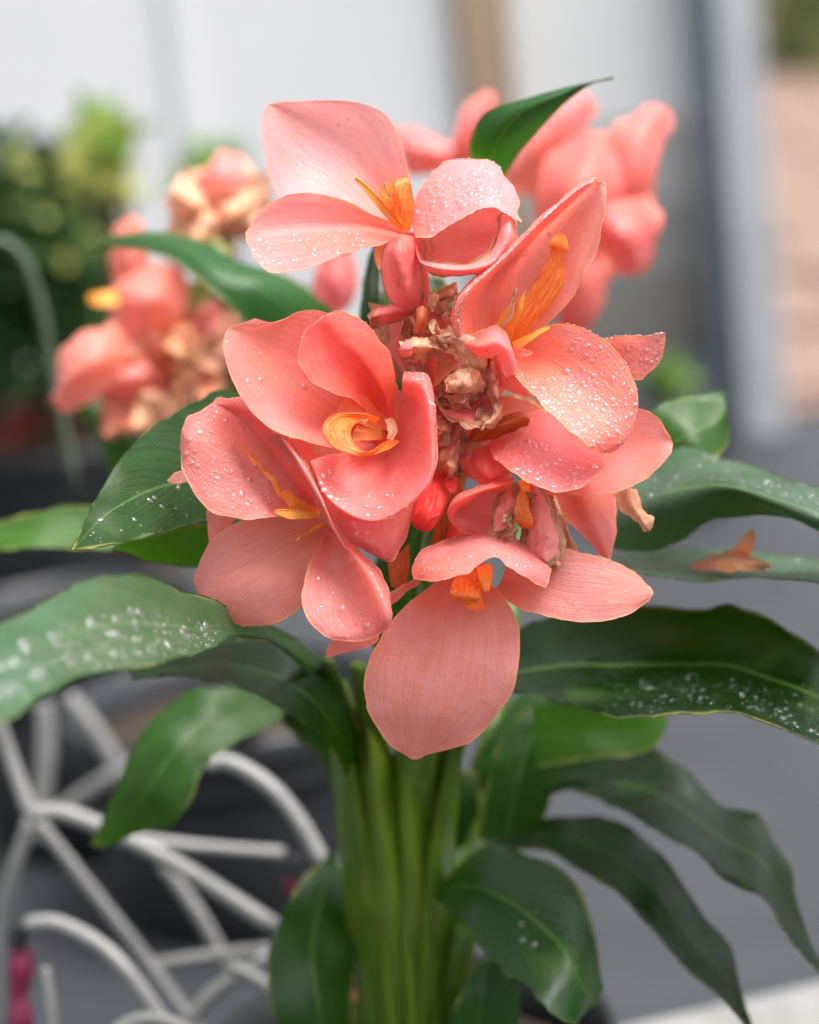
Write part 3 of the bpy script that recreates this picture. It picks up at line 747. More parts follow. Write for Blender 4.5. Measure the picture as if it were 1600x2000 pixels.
b3 = petal(B, [[(742, 872, 16), (752, 872, 20), (760, 868, 22), (768, 862, 24), (774, 852, 26), (775, 842, 26), (773, 830, 24)],
               [(690, 884, 4), (706, 915, 8), (745, 930, 8), (790, 910, 4), (808, 855, 4), (800, 800, 8), (784, 780, 14)],
               [(640, 888, -4), (668, 950, -4), (742, 980, -6), (815, 935, -12), (836, 850, -16), (825, 765, -12), (786, 748, 0)],
               [(608, 900, -6), (650, 978, -12), (740, 1012, -18), (832, 945, -22), (850, 845, -16), (838, 745, -8), (790, 730, 2)],
               [(605, 905, -5), (646, 982, -10), (738, 1018, -18), (836, 952, -18), (853, 848, -8), (842, 740, 2), (792, 724, 8)]], lin(248, 116, 112), nu=22, nv=46, wave=0.8, edgewave=0.5)
drops(b3, B, 153, (0.12, 0.55), (0.45, 0.97, 0.06, 0.45), big=14, bigsize=(1.05, 1.7), edges=[('tip', 0.0, 0.45, 14, 0.2, 0.5)], seed=23)
drops(b3, B, 93, (0.2, 0.8), (0.6, 0.99, 0.66, 0.98), big=14, bigsize=(1.05, 1.9), edges=[('tip', 0.6, 1, 20, 0.2, 0.5)], seed=24)
b5 = petal(B, [[(640, 900, 16), (700, 920, 20), (790, 920, 18)],
               [(618, 935, 12), (700, 970, 14), (806, 970, 14)],
               [(630, 985, 8), (715, 1020, 6), (803, 1015, 12)],
               [(662, 1035, 6), (735, 1062, 2), (795, 1052, 12)],
               [(715, 1080, 6), (748, 1090, 4), (772, 1088, 10)],
               [(738, 1095, 8), (752, 1099, 7), (762, 1097, 9)]], lin(244, 108, 108))
drops(b5, B, 85, (0.15, 0.5), (0.4, 0.95, 0.0, 0.5), big=3, bigsize=(1.1, 1.5), seed=25)
# throat: orange curl, inner strips, yellow blotch
patch('staminode', [[(742, 816, 6), (733, 828, 8)], [(700, 808, -2), (716, 824, 4)], [(650, 812, -10), (692, 828, -4)], [(631, 840, -16), (684, 850, -10)],
                    [(652, 874, -16), (698, 874, -12)], [(706, 890, -12), (722, 883, -12)], [(756, 878, -4), (748, 866, -4)], [(780, 862, 6), (766, 856, 6)]], STAM, B, (1.0, 0.74, 0.7), nu=44, nv=12, wave=0.2, edgewave=0.2, rim=0.3, rimmat=STAM)
patch('staminode', [[(768, 842, 18), (764, 856, 14)], [(735, 838, 8), (728, 858, 4)], [(700, 832, 2), (690, 862, 0)], [(690, 838, 4), (686, 856, 2)]], BRACT, B, nv=8, nu=16, rimmat=STAM)
petal(B, [[(768, 836, 24), (772, 850, 22)], [(730, 790, 18), (716, 832, 14)], [(690, 770, 10), (664, 812, 10)], [(674, 778, 9), (660, 800, 9)]], lin(250, 150, 84), nu=16, nv=9)
patch('anther', [[(702, 822, -2), (702, 818, -2)], [(712, 826, -4), (714, 820, -4)], [(718, 822, -4), (718, 819, -4)]], DRY, B, lin(70, 36, 22), nv=4, nu=6, rim=0.25, rimmat=DRY)
petal(B, [[(752, 818, 10), (768, 816, 14)], [(758, 840, 4), (776, 836, 8)], [(754, 856, 2), (768, 860, 4)]], lin(225, 170, 140), DRY, nu=10, nv=8, crumple=0.8, name='dry_petal_scrap')

petal(B, [[(560, 840, 34), (600, 900, 36), (640, 960, 34)], [(650, 800, 40), (680, 870, 42), (720, 950, 38)], [(740, 770, 44), (770, 840, 46), (810, 930, 42)], [(800, 760, 46), (820, 820, 46), (845, 890, 46)]], lin(246, 108, 92), nu=16)
# ---- blossom at the lower left
Cb = blossom('lower left blossom with two broad drooping petals', (636, 1020, 30))
c1 = petal(Cb, [[(612, 1004, 14), (628, 996, 22), (640, 990, 22)],
                [(552, 1008, 2), (576, 958, 14), (600, 930, 18)],
                [(482, 1012, -6), (516, 915, 6), (556, 880, 14)],
                [(420, 1000, -8), (456, 882, 0), (515, 840, 12)],
                [(378, 962, -6), (404, 852, -2), (478, 796, 12)],
                [(354, 908, -2), (370, 838, -2), (425, 784, 10)],
                [(351, 872, 2), (360, 828, 2), (388, 802, 8)]], lin(246, 130, 120), wave=0.9)
drops(c1, Cb, 289, (0.12, 0.6), (0.25, 0.97, 0.05, 0.95), big=20, bigsize=(0.9, 1.4), edges=[(0.0, 0.5, 1, 26, 0.2, 0.45), ('tip', 0, 1, 12, 0.2, 0.5)], seed=31)
c2 = petal(Cb, [[(660, 1010, 18), (650, 1005, 14), (632, 1006, 20)],
                [(655, 940, 12), (600, 930, 6), (560, 940, 16)],
                [(615, 885, 8), (560, 870, 0), (508, 868, 12)],
                [(570, 838, 10), (510, 815, 2), (470, 812, 10)],
                [(500, 790, 14), (460, 785, 8), (420, 795, 10)],
                [(468, 772, 16), (430, 780, 12), (392, 803, 10)]], lin(248, 124, 114), wave=0.9)
drops(c2, Cb, 102, (0.12, 0.45), (0.3, 0.98, 0.1, 0.9), edges=[(0.0, 0.6, 1, 22, 0.25, 0.6), ('tip', 0, 1, 14, 0.25, 0.6)], seed=32)
c3 = petal(Cb, [[(690, 1085, 2), (668, 1062, -8), (648, 1040, 4)],
                [(672, 1050, 0), (646, 1025, -10), (622, 1000, 4)],
                [(640, 985, -4), (618, 960, -14), (596, 930, 2)],
                [(600, 915, -4), (576, 890, -10), (552, 868, 6)],
                [(572, 865, 2), (548, 850, -2), (522, 840, 8)]], lin(246, 126, 124), FADED, wave=0.8, edgewave=1.2)
drops(c3, Cb, 68, (0.15, 0.45), (0.1, 0.95, 0.2, 0.9), seed=33)
c4 = petal(Cb, [[(628, 1004, 18), (638, 1022, 22), (644, 1046, 18)],
                [(562, 1000, 13), (574, 1060, 15), (624, 1072, 15)],
                [(500, 1008, 11), (522, 1095, 11), (606, 1112, 14)],
                [(440, 1034, 12), (478, 1128, 8), (600, 1160, 13)],
                [(400, 1075, 15), (438, 1155, 9), (578, 1196, 14)],
                [(381, 1128, 19), (412, 1180, 13), (534, 1218, 15)],
                [(388, 1165, 22), (428, 1200, 18), (474, 1226, 18)]], lin(238, 142, 126), wave=0.7)
drops(c4, Cb, 20, (0.1, 0.3), (0.3, 0.98, 0.05, 0.95), seed=34)
c5 = petal(Cb, [[(632, 1046, 16), (642, 1042, 18), (650, 1036, 8), (660, 1028, 10)],
                [(606, 1100, 4), (652, 1095, 6), (684, 1076, -6), (704, 1072, 4)],
                [(592, 1152, -2), (668, 1150, 0), (722, 1124, -14), (742, 1120, 0)],
                [(598, 1202, -6), (686, 1200, -6), (746, 1172, -18), (762, 1166, -4)],
                [(626, 1236, -8), (702, 1235, -10), (757, 1208, -18), (768, 1204, -6)],
                [(654, 1250, -8), (706, 1252, -10), (748, 1238, -14), (762, 1230, -8)]], lin(244, 128, 122), wave=0.6, nv=22)
drops(c5, Cb, 51, (0.12, 0.5), (0.2, 0.97, 0.1, 0.6), big=4, bigsize=(1.0, 1.5), seed=35)
drops(c5, Cb, 68, (0.15, 0.6), (0.1, 0.95, 0.68, 0.95), big=8, bigsize=(0.9, 1.4), seed=36)
petal(Cb, [[(660, 1240, 14), (740, 1232, 14)], [(640, 1262, 14), (735, 1255, 14)], [(633, 1280, 14), (690, 1272, 14)], [(640, 1286, 14), (660, 1278, 14)]], lin(244, 130, 126), nu=10, nv=10)
patch('staminode', [[(630, 1000, 12), (618, 1004, 8)], [(572, 990, 2), (560, 976, -2)], [(536, 930, -4), (522, 928, -6)], [(490, 880, -4), (480, 876, -6)], [(458, 856, -2), (455, 854, -2)]], BRACT, Cb, nv=7, nu=24, rimmat=STAM)
patch('staminode', [[(630, 996, 8), (626, 1006, 8)], [(590, 978, 0), (575, 996, 0)], [(560, 958, -4), (548, 966, -4)]], STAM, Cb, nv=7, nu=14, rimmat=STAM)
patch('style', [[(626, 1000, 6), (624, 1012, 4)], [(580, 998, 0), (578, 1013, -2)], [(545, 996, -4), (547, 1006, -4)], [(536, 999, -4), (538, 1002, -4)]], STYLE, Cb, nv=6, nu=14, rim=0.3, rimmat=STYLE, wave=0)
patch('style', [[(632, 1020, 12), (636, 1024, 12)], [(606, 1034, 6), (609, 1038, 6)], [(578, 1055, 2), (580, 1057, 2)]], STYLE, Cb, nv=4, nu=10, rim=0.25, rimmat=STYLE, wave=0)
petal(Cb, [[(470, 990, 28), (440, 1050, 28)], [(420, 985, 28), (420, 1058, 28)], [(403, 1000, 28), (408, 1058, 28)]], lin(246, 140, 134), nu=10, nv=10)
petal(Cb, [[(380, 910, 22), (380, 940, 22)], [(345, 922, 22), (350, 944, 22)], [(327, 938, 22), (332, 943, 22)]], lin(248, 172, 168), nu=10, nv=8)

# ---- blossom at the bottom, with the long hanging petal
Db = blossom('lowest blossom with one long hanging petal and a hooded petal', (915, 1120, 34))
d1 = petal(Db, [[(868, 1122, 18), (902, 1116, 22), (955, 1138, 18)],
                [(795, 1184, 11), (885, 1178, 12), (988, 1172, 11)],
                [(742, 1245, 9), (872, 1248, 6), (1012, 1220, 9)],
                [(713, 1320, 9), (862, 1320, 4), (1015, 1288, 9)],
                [(718, 1386, 12), (852, 1385, 7), (988, 1370, 12)],
                [(752, 1440, 17), (836, 1436, 13), (930, 1438, 17)],
                [(792, 1478, 22), (808, 1484, 21), (838, 1476, 22)]], lin(240, 144, 128), wave=0.8)
drops(d1, Db, 12, (0.15, 0.35), (0.6, 0.98, 0.1, 0.9), seed=41)
patch('pale_streak', [[(880, 1145, 14.5), (895, 1143, 14.5)], [(848, 1235, 5.2), (900, 1235, 5.2)], [(845, 1300, 0.2), (895, 1300, 0.2)]], PETAL, Db, lin(240, 160, 128), nu=4, nv=4, rim=0) if False else None
d2 = petal(Db, [[(988, 1108, 18), (978, 1135, 20), (966, 1152, 15)],
                [(1040, 1082, 12), (1032, 1136, 12), (1010, 1186, 8)],
                [(1096, 1073, 9), (1086, 1142, 7), (1066, 1204, 4)],
                [(1152, 1081, 8), (1142, 1150, 4), (1130, 1214, 2)],
                [(1202, 1099, 8), (1196, 1156, 4), (1190, 1211, 3)],
                [(1246, 1124, 10), (1244, 1162, 6), (1236, 1197, 5)],
                [(1270, 1146, 11), (1276, 1158, 9), (1270, 1172, 9)]], lin(242, 146, 132), wave=0.7)
drops(d2, Db, 14, (0.1, 0.3), (0.3, 0.98, 0.05, 0.95), edges=[(0.0, 0.55, 1, 26, 0.15, 0.45), ('tip', 0, 0.6, 8, 0.2, 0.45)], seed=42)
d3 = petal(Db, [[(805, 1108, 4), (804, 1118, -2), (808, 1130, -6)],
                [(826, 1080, 10), (832, 1106, -8), (842, 1137, -14)],
                [(870, 1058, 16), (878, 1090, -8), (888, 1129, -20)],
                [(920, 1042, 20), (924, 1068, -4), (928, 1108, -20)],
                [(968, 1041, 18), (964, 1064, -4), (960, 1088, -18)],
                [(1018, 1056, 14), (1008, 1080, -6), (996, 1108, -16)],
                [(1058, 1080, 10), (1046, 1104, -6), (1034, 1130, -12)],
                [(1078, 1098, 6), (1076, 1120, -2), (1068, 1146, -6)]], lin(244, 134, 132), wave=0.6, nu=36)
drops(d3, Db, 221, (0.2, 0.75), (0.03, 0.97, 0.08, 0.9), big=16, bigsize=(1.0, 1.6), edges=[(0.0, 0.05, 0.95, 46, 0.25, 0.65), (1.0, 0.0, 0.5, 16, 0.2, 0.5)], seed=43)
patch('staminode', [[(915, 1112, 6), (958, 1122, 8)], [(888, 1135, -2), (946, 1140, 0)], [(878, 1158, -6), (935, 1166, -4)], [(878, 1172, -4), (930, 1180, -2)]], STAM, Db, nv=10, nu=16, rimmat=STAM)
patch('staminode', [[(905, 1170, 2), (938, 1140, 4)], [(908, 1184, 0), (944, 1170, 2)], [(930, 1193, 0), (949, 1188, 0)]], STAM, Db, nv=8, nu=12, rimmat=STAM)
patch('style', [[(930, 1108, 0), (958, 1100, 2)], [(936, 1130, -4), (960, 1126, -2)], [(948, 1154, -4), (956, 1152, -4)]], STYLE, Db, nv=7, nu=12, rim=0.3, rimmat=STYLE)
petal(Db, [[(815, 1128, 16), (820, 1140, 18)], [(775, 1150, 14), (785, 1166, 16)], [(745, 1180, 14), (760, 1190, 16)]], lin(240, 92, 86), nu=10, nv=6)

# ---- blossom at the upper right
E = blossom('right hand blossom with a tall pointed petal edged in water beads', (1005, 688, 30))
e1 = petal(E, [[(978, 700, 14), (985, 696, 20), (1003, 690, 30), (1026, 674, 24)],
               [(912, 690, 10), (918, 680, 2), (985, 625, 30), (1068, 634, 14)],
               [(886, 632, 10), (902, 610, -6), (1002, 565, 28), (1106, 596, 6)],
               [(898, 570, 14), (926, 560, -10), (1040, 500, 24), (1140, 546, 0)],
               [(962, 508, 16), (990, 500, -10), (1082, 442, 18), (1166, 490, -4)],
               [(1045, 434, 14), (1065, 424, -8), (1128, 392, 10), (1181, 430, -6)],
               [(1118, 370, 8), (1130, 368, -4), (1156, 360, 2), (1184, 385, -4)],
               [(1158, 353, 2), (1164, 352, -2), (1173, 351, -1), (1182, 362, -2)]], lin(254, 160, 142), wave=0.7, nu=36, nv=24)
drops(e1, E, 187, (0.12, 0.45), (0.35, 0.98, 0.3, 0.98), big=4, bigsize=(0.9, 1.2), seed=51, edges=[(1.0, 0.3, 0.98, 20, 0.15, 0.4)])
drops(e1, E, 289, (0.3, 0.8), (0.1, 0.98, 0.08, 0.33), big=14, bigsize=(1.0, 1.4), edges=[(0.2, 0.1, 0.98, 60, 0.4, 0.95), (0.28, 0.12, 0.98, 90, 0.4, 1.0), (0.33, 0.12, 0.98, 60, 0.3, 0.8), ('tip', 0, 1, 20, 0.3, 0.6)], seed=52)
patch('staminode', [[(985, 672, 20), (1006, 676, 20)], [(1000, 628, 12), (1042, 640, 12)], [(1032, 572, 8), (1080, 590, 6)], [(1058, 528, 4), (1104, 548, 2)], [(1076, 496, 2), (1100, 508, 0)], [(1078, 474, 0), (1109, 486, -4)], [(1094, 457, 2), (1106, 460, 0)]], STAM, E, nv=12, nu=28, rimmat=STAM)
patch('style', [[(978, 668, 18), (996, 676, 16)], [(995, 620, 8), (1010, 632, 6)], [(1014, 590, 4), (1022, 596, 4)], [(1026, 566, 4), (1028, 568, 4)]], STYLE, E, nv=6, nu=16, rimmat=STYLE)
patch('style', [[(962, 640, 16), (972, 648, 16)], [(985, 605, 14), (990, 612, 14)], [(1008, 580, 14), (1011, 584, 14)]], STYLE, E, nv=5, nu=12, rimmat=STYLE)
patch('anther', [[(976, 634, 6), (984, 638, 6)], [(992, 612, 2), (1000, 616, 2)], [(1000, 585, 0), (1005, 587, 0)], [(1007, 562, 0), (1010, 564, 0)]], DRY, E, lin(140, 90, 60), nv=5, nu=12, rim=0.3, rimmat=DRY)
patch('style', [[(1000, 668, 8), (1006, 684, 6)], [(1040, 652, 2), (1044, 664, 0)], [(1078, 636, 0), (1080, 640, 0)]], STYLE, E, nv=6, nu=12, rimmat=STYLE)
e4 = petal(E, [[(1030, 654, 16), (1012, 690, 22), (988, 712, 8)],
               [(1086, 632, 4), (1054, 708, 10), (1008, 736, -6)],
               [(1142, 643, -2), (1100, 732, 2), (1042, 768, -14)],
               [(1192, 675, -6), (1142, 766, -6), (1078, 806, -18)],
               [(1230, 726, -10), (1180, 802, -12), (1112, 842, -20)],
               [(1245, 786, -12), (1206, 834, -14), (1146, 868, -20)],
               [(1232, 845, -12), (1208, 866, -14), (1172, 885, -16)],
               [(1204, 882, -12), (1194, 887, -13), (1184, 888, -14)]], lin(252, 134, 116), wave=0.7)
drops(e4, E, 170, (0.12, 0.55), (0.12, 0.97, 0.05, 0.95), seed=53, edges=[(0.0, 0.2, 1, 30, 0.2, 0.5)])
drops(e4, E, 90, (0.4, 0.95), (0.2, 0.97, 0.05, 0.95), big=24, bigsize=(0.9, 1.7), seed=54)
drops(e4, E, 60, (0.3, 0.8), (0.1, 0.8, 0.82, 0.99), big=8, bigsize=(0.9, 1.2), seed=55)
e5 = petal(E, [[(1170, 662, 8), (1185, 700, 10), (1215, 735, 10)],
               [(1215, 657, 4), (1235, 690, 6), (1248, 742, 6)],
               [(1262, 655, 0), (1268, 682, 2), (1276, 722, 4)],
               [(1299, 650, -2), (1299, 670, 0), (1294, 695, 2)]], lin(248, 138, 130), nu=20)
drops(e5, E, 102, (0.2, 0.8), (0.1, 0.97, 0.05, 0.95), big=10, bigsize=(1.0, 1.6), edges=[(0.0, 0.1, 1, 24, 0.3, 0.8)], seed=56)
e6 = petal(E, [[(898, 655, 6), (906, 672, -4), (918, 692, 2)],
               [(930, 656, 2), (935, 676, -12), (942, 698, -4)],
               [(962, 640, 4), (966, 664, -12), (968, 690, -6)],
               [(988, 652, 6), (992, 680, -10), (980, 704, -4)],
               [(1002, 690, 6), (1003, 706, -8), (985, 722, -4)],
               [(1012, 722, 2), (1004, 728, -6), (992, 736, -4)]], lin(248, 142, 138), nu=28, nv=14)
drops(e6, E, 60, (0.15, 0.55), (0.05, 0.95, 0.1, 0.9), edges=[(0.0, 0.3, 1, 20, 0.2, 0.5)], seed=57)
e7 = petal(E, [[(964, 680, 14), (990, 700, 10), (1004, 712, 6)], [(968, 710, 12), (990, 730, 6), (1015, 742, 0)], [(980, 750, 10), (1002, 758, 4), (1030, 766, -2)], [(1020, 772, 8), (1040, 774, 2), (1056, 784, -4)]], lin(248, 122, 110), nu=14, nv=12)
petal(E, [[(996, 680, 6), (1000, 694, 4)], [(1018, 681, -2), (1018, 697, -2)], [(1040, 688, -2), (1038, 694, -2)]], lin(250, 128, 120), nu=10, nv=7)

# ---- blossom at the right, below
Fb = blossom('right lower blossom with drop covered petals over a dried one', (975, 930, 44))
f1 = petal(Fb, [[(960, 850, 26), (955, 870, 18), (965, 897, 4)],
                [(1010, 810, 26), (1002, 865, 10), (1000, 920, -8)],
                [(1060, 800, 24), (1052, 870, 6), (1045, 944, -14)],
                [(1115, 825, 18), (1100, 885, 4), (1092, 954, -16)],
                [(1160, 855, 10), (1142, 900, 0), (1136, 946, -14)],
                [(1188, 878, 4), (1182, 898, -2), (1170, 924, -8)]], lin(244, 112, 118), wave=0.8)
drops(f1, Fb, 153, (0.2, 0.75), (0.05, 0.95, 0.45, 0.97), big=24, bigsize=(1.0, 1.7), edges=[(1.0, 0.0, 1, 20, 0.2, 0.5)], seed=61)
f2 = petal(Fb, [[(1060, 900, 30), (1050, 935, 28), (1040, 962, 20)],
                [(1130, 860, 24), (1130, 920, 22), (1110, 970, 10)],
                [(1190, 815, 20), (1200, 895, 18), (1175, 968, 6)],
                [(1245, 798, 16), (1258, 870, 16), (1235, 950, 6)],
                [(1288, 818, 14), (1292, 862, 14), (1280, 922, 6)],
                [(1311, 852, 12), (1314, 868, 12), (1308, 890, 8)]], lin(246, 134, 122), rimmat=RIMB)
f3 = petal(Fb, [[(1080, 950, 36), (1130, 950, 28), (1206, 955, 36)],
                [(1095, 990, 34), (1150, 1000, 24), (1205, 1000, 34)],
                [(1125, 1035, 32), (1172, 1045, 24), (1202, 1045, 32)],
                [(1160, 1072, 30), (1186, 1078, 26), (1197, 1078, 30)],
                [(1184, 1094, 28), (1190, 1098, 27), (1193, 1095, 28)]], lin(244, 126, 114))
f4 = petal(Fb, [[(950, 860, 30), (925, 880, 22), (915, 905, 30)], [(985, 868, 24), (935, 905, 14), (918, 922, 26)], [(1005, 895, 18), (960, 930, 10), (935, 944, 22)], [(1010, 920, 18), (975, 940, 14), (960, 950, 22)]], lin(246, 88, 82), nu=16)
f5 = petal(Fb, [[(1005, 930, 14), (1000, 945, 4), (985, 962, 12)], [(960, 935, 12), (950, 955, 0), (935, 968, 10)], [(915, 958, 10), (905, 972, -2), (905, 985, 10)], [(888, 975, 10), (884, 988, 0), (890, 1000, 12)], [(876, 1000, 12), (878, 1012, 6), (892, 1020, 14)], [(884, 1028, 14), (900, 1036, 12), (915, 1030, 18)]], lin(246, 120, 112), nu=26)
drops(f5, Fb, 20, (0.15, 0.4), seed=63)
petal(Fb, [[(975, 950, 22), (985, 1010, 28), (985, 1060, 20)], [(920, 965, 18), (930, 1012, 28), (935, 1050, 16)], [(885, 985, 14), (888, 1010, 22), (900, 1036, 12)]], lin(238, 84, 82), nu=14)
f6 = petal(Fb, [[(1012, 940, 16), (992, 945, 12), (972, 958, 14)],
                [(1020, 965, 8), (988, 985, 8), (958, 1000, 12)],
                [(1014, 1005, 4), (985, 1025, 8), (956, 1040, 12)],
                [(1000, 1045, 4), (984, 1056, 6), (968, 1062, 10)]], lin(244, 146, 138), FADED, nu=24, nv=20, crumple=0.8, pleat=1.2, edgewave=1.6, rimmat=RIMB)
f7 = petal(Fb, [[(1018, 940, 18), (1034, 942, 10), (1056, 950, 14)],
                [(1030, 975, 12), (1052, 985, 6), (1080, 990, 12)],
                [(1030, 1020, 14), (1062, 1035, 2), (1097, 1040, 8)],
                [(1024, 1062, 14), (1062, 1082, 2), (1102, 1075, 4)],
                [(1044, 1098, 10), (1070, 1114, 4), (1090, 1108, 4)]], lin(244, 132, 126), FADED, nu=26, nv=20, crumple=0.8, pleat=1.2, edgewave=1.6, rimmat=RIMB)
drops(f7, Fb, 30, (0.15, 0.4), (0.1, 0.95, 0.2, 0.9), seed=64)
patch('staminode', [[(1020, 940, 8), (1036, 945, 8)], [(1012, 975, 6), (1034, 980, 4)], [(1006, 1012, 6), (1042, 1016, 4)], [(1014, 1030, 8), (1036, 1032, 6)]], STAM, Fb, nv=8, nu=14, crumple=0.4, rimmat=STAM)
patch('style', [[(1012, 940, 4), (1034, 934, 4)], [(1020, 958, 0), (1036, 956, 0)], [(1030, 968, 0), (1036, 966, 0)]], STYLE, Fb, nv=6, nu=8, rimmat=STYLE)
patch('sepal', [[(1050, 958, 22), (1078, 962, 22)], [(1062, 990, 16), (1088, 988, 18)], [(1074, 1015, 14), (1092, 1010, 16)], [(1080, 1022, 14), (1090, 1020, 15)]], REDBUD, Fb, nv=8, nu=12, rimmat=REDBUD)
f9 = petal(Fb, [[(1200, 965, 26), (1225, 955, 22), (1242, 958, 26)], [(1210, 990, 26), (1232, 985, 18), (1252, 985, 24)], [(1232, 1008, 24), (1248, 1005, 18), (1262, 1002, 24)], [(1248, 1028, 24), (1262, 1030, 20), (1278, 1010, 24)], [(1256, 1034, 26), (1268, 1034, 24), (1277, 1024, 26)]], lin(214, 160, 124), DRY, name='dry_petal', nu=22, nv=12, crumple=1.0, rimmat=DRY)
petal(Fb, [[(1085, 1020, 34), (1100, 1010, 30), (1112, 1030, 34)], [(1095, 1050, 34), (1112, 1048, 30), (1125, 1062, 34)], [(1105, 1072, 34), (1118, 1072, 32), (1128, 1080, 34)]], lin(205, 150, 115), DRY, name='dry_petal', nu=12, nv=8, crumple=0.8, rimmat=DRY)

# ---- withered blossoms at the heart of the head
Wb = blossom('withered brown and pink blossom at the heart of the flower head', (905, 760, 44), color=lin(200, 110, 80))
dry = lambda rows, c=lin(206, 130, 116), nm='dry_petal', **k: patch(nm, rows, DRY, Wb, c, **{**dict(nu=30, nv=20, crumple=1.5, rimmat=DRY, edgewave=1.0, efreq=260), **k})
dry([[(860, 668, 20), (866, 684, 8), (862, 704, 20)], [(835, 658, 14), (838, 676, 0), (836, 700, 14)], [(806, 660, 12), (808, 678, 0), (808, 702, 12)], [(784, 668, 14), (786, 680, 6), (790, 698, 14)]])
petal(Wb, [[(808, 660, 10), (806, 680, -3), (806, 702, 10)], [(790, 662, 10), (788, 682, -1), (790, 704, 10)], [(780, 672, 14), (780, 684, 8), (784, 696, 14)]], lin(236, 120, 126), FADED, nu=10, nv=10)
drops(dry([[(850, 650, 16), (858, 664, 8), (850, 682, 16)], [(880, 636, 12), (890, 660, -2), (880, 690, 8)], [(915, 640, 12), (925, 680, -4), (905, 720, 6)], [(945, 660, 14), (945, 700, 0), (915, 745, 8)], [(958, 690, 16), (950, 730, 6), (925, 760, 12)]], lin(216, 150, 132), nu=34, nv=26), Wb, 16, (0.15, 0.4), seed=71)
dry([[(905, 715, 8), (890, 722, 0), (876, 735, 8)], [(930, 718, 2), (905, 740, -8), (868, 752, 2)], [(945, 740, 2), (910, 758, -8), (872, 764, 0)], [(940, 765, 6), (905, 768, -2), (884, 762, 4)]], lin(222, 150, 140), crumple=1.2)
dry([[(905, 735, 0), (885, 738, -6), (868, 742, 0)], [(915, 752, -2), (892, 752, -9), (870, 748, -4)], [(905, 762, 0), (890, 762, -6), (878, 758, 0)]], lin(150, 90, 50), nu=12, nv=10)
petal(Wb, [[(870, 800, 18), (852, 785, 14), (850, 768, 18)], [(905, 790, 26), (885, 800, 20), (858, 800, 8)], [(945, 760, 26), (930, 800, 14), (890, 822, 2)], [(970, 770, 18), (962, 812, 6), (918, 836, -2)], [(975, 790, 14), (972, 815, 6), (945, 830, 2)]], lin(242, 118, 124), FADED, nu=24, nv=18, crumple=0.5, edgewave=1.6, efreq=240, rimmat=RIMB)
petal(Wb, [[(955, 765, 22), (930, 775, 28), (900, 790, 24)], [(962, 800, 16), (935, 808, 18), (905, 812, 14)], [(955, 822, 10), (935, 824, 10), (915, 824, 8)]], lin(244, 104, 106), nu=14)
petal(Wb, [[(935, 745, 10), (900, 770, 2), (870, 772, 8)], [(932, 762, 6), (905, 786, -4), (878, 786, 4)], [(928, 775, 8), (905, 794, 0), (884, 796, 6)]], lin(236, 160, 152), FADED, nu=14, crumple=0.7)
dry([[(955, 680, 16), (962, 684, 8), (970, 690, 16)], [(950, 720, 12), (962, 722, 2), (974, 728, 12)], [(958, 765, 8), (970, 768, 0), (978, 775, 10)], [(960, 800, 8), (972, 805, 0), (978, 808, 10)], [(930, 832, 4), (945, 836, -2), (960, 838, 6)]], lin(220, 140, 130))
petal(Wb, [[(845, 760, 24), (850, 735, 28), (850, 715, 24)], [(860, 745, 12), (858, 720, 18), (868, 700, 14)], [(885, 722, 8), (880, 705, 14), (893, 690, 12)], [(900, 700, 10), (900, 694, 12), (905, 688, 12)]], lin(244, 150, 76), nu=16, crumple=0.2)
petal(Wb, [[(862, 690, 34), (880, 700, 36), (900, 705, 34)], [(850, 670, 32), (880, 668, 34), (910, 672, 32)], [(870, 650, 30), (885, 648, 30), (900, 652, 30)]], lin(240, 96, 92), nu=12)
petal(Wb, [[(840, 740, 34), (815, 725, 28), (790, 720, 34)], [(835, 700, 30), (812, 698, 24), (782, 700, 32)], [(830, 668, 32), (808, 670, 28), (786, 676, 32)]], lin(226, 92, 90), FADED, nu=14)
petal(Wb, [[(800, 740, 40), (770, 700, 36), (750, 660, 42)], [(820, 680, 42), (790, 650, 38), (760, 625, 44)], [(830, 630, 46), (800, 615, 44), (780, 605, 46)]], lin(228, 128, 110), FADED, nu=16)
dry([[(852, 618, 36), (858, 605, 30), (872, 598, 36)], [(862, 590, 34), (875, 580, 26), (890, 584, 34)], [(880, 562, 36), (890, 560, 32), (896, 566, 36)]], lin(200, 110, 80))
dry([[(838, 610, 38), (845, 596, 32), (850, 584, 38)], [(862, 588, 34), (866, 574, 26), (870, 562, 34)], [(892, 572, 34), (892, 564, 30), (893, 556, 34)]], lin(220, 130, 100))
petal(Wb, [[(832, 585, 36), (836, 592, 34)], [(865, 562, 32), (868, 574, 30)], [(892, 556, 32), (892, 562, 30)]], lin(232, 130, 100), FADED, nu=10, nv=6)
dry([[(880, 620, 30), (870, 640, 24), (860, 655, 28)], [(895, 610, 26), (892, 630, 18), (885, 650, 22)], [(905, 615, 26), (908, 632, 18), (905, 648, 20)]], lin(222, 160, 140))
petal(Wb, [[(808, 650, 22), (814, 652, 20), (822, 655, 22)], [(812, 625, 18), (822, 622, 12), (832, 628, 16)], [(818, 603, 18), (826, 600, 14), (838, 606, 18)], [(830, 612, 18), (836, 610, 16), (841, 614, 18)]], lin(244, 165, 90), nu=14, nv=9)
petal(Wb, [[(820, 655, 36), (850, 650, 36), (880, 650, 36)], [(825, 620, 38), (850, 612, 36), (880, 615, 38)], [(840, 590, 42), (855, 585, 42), (870, 588, 42)]], lin(214, 92, 56), nu=10, nv=10)
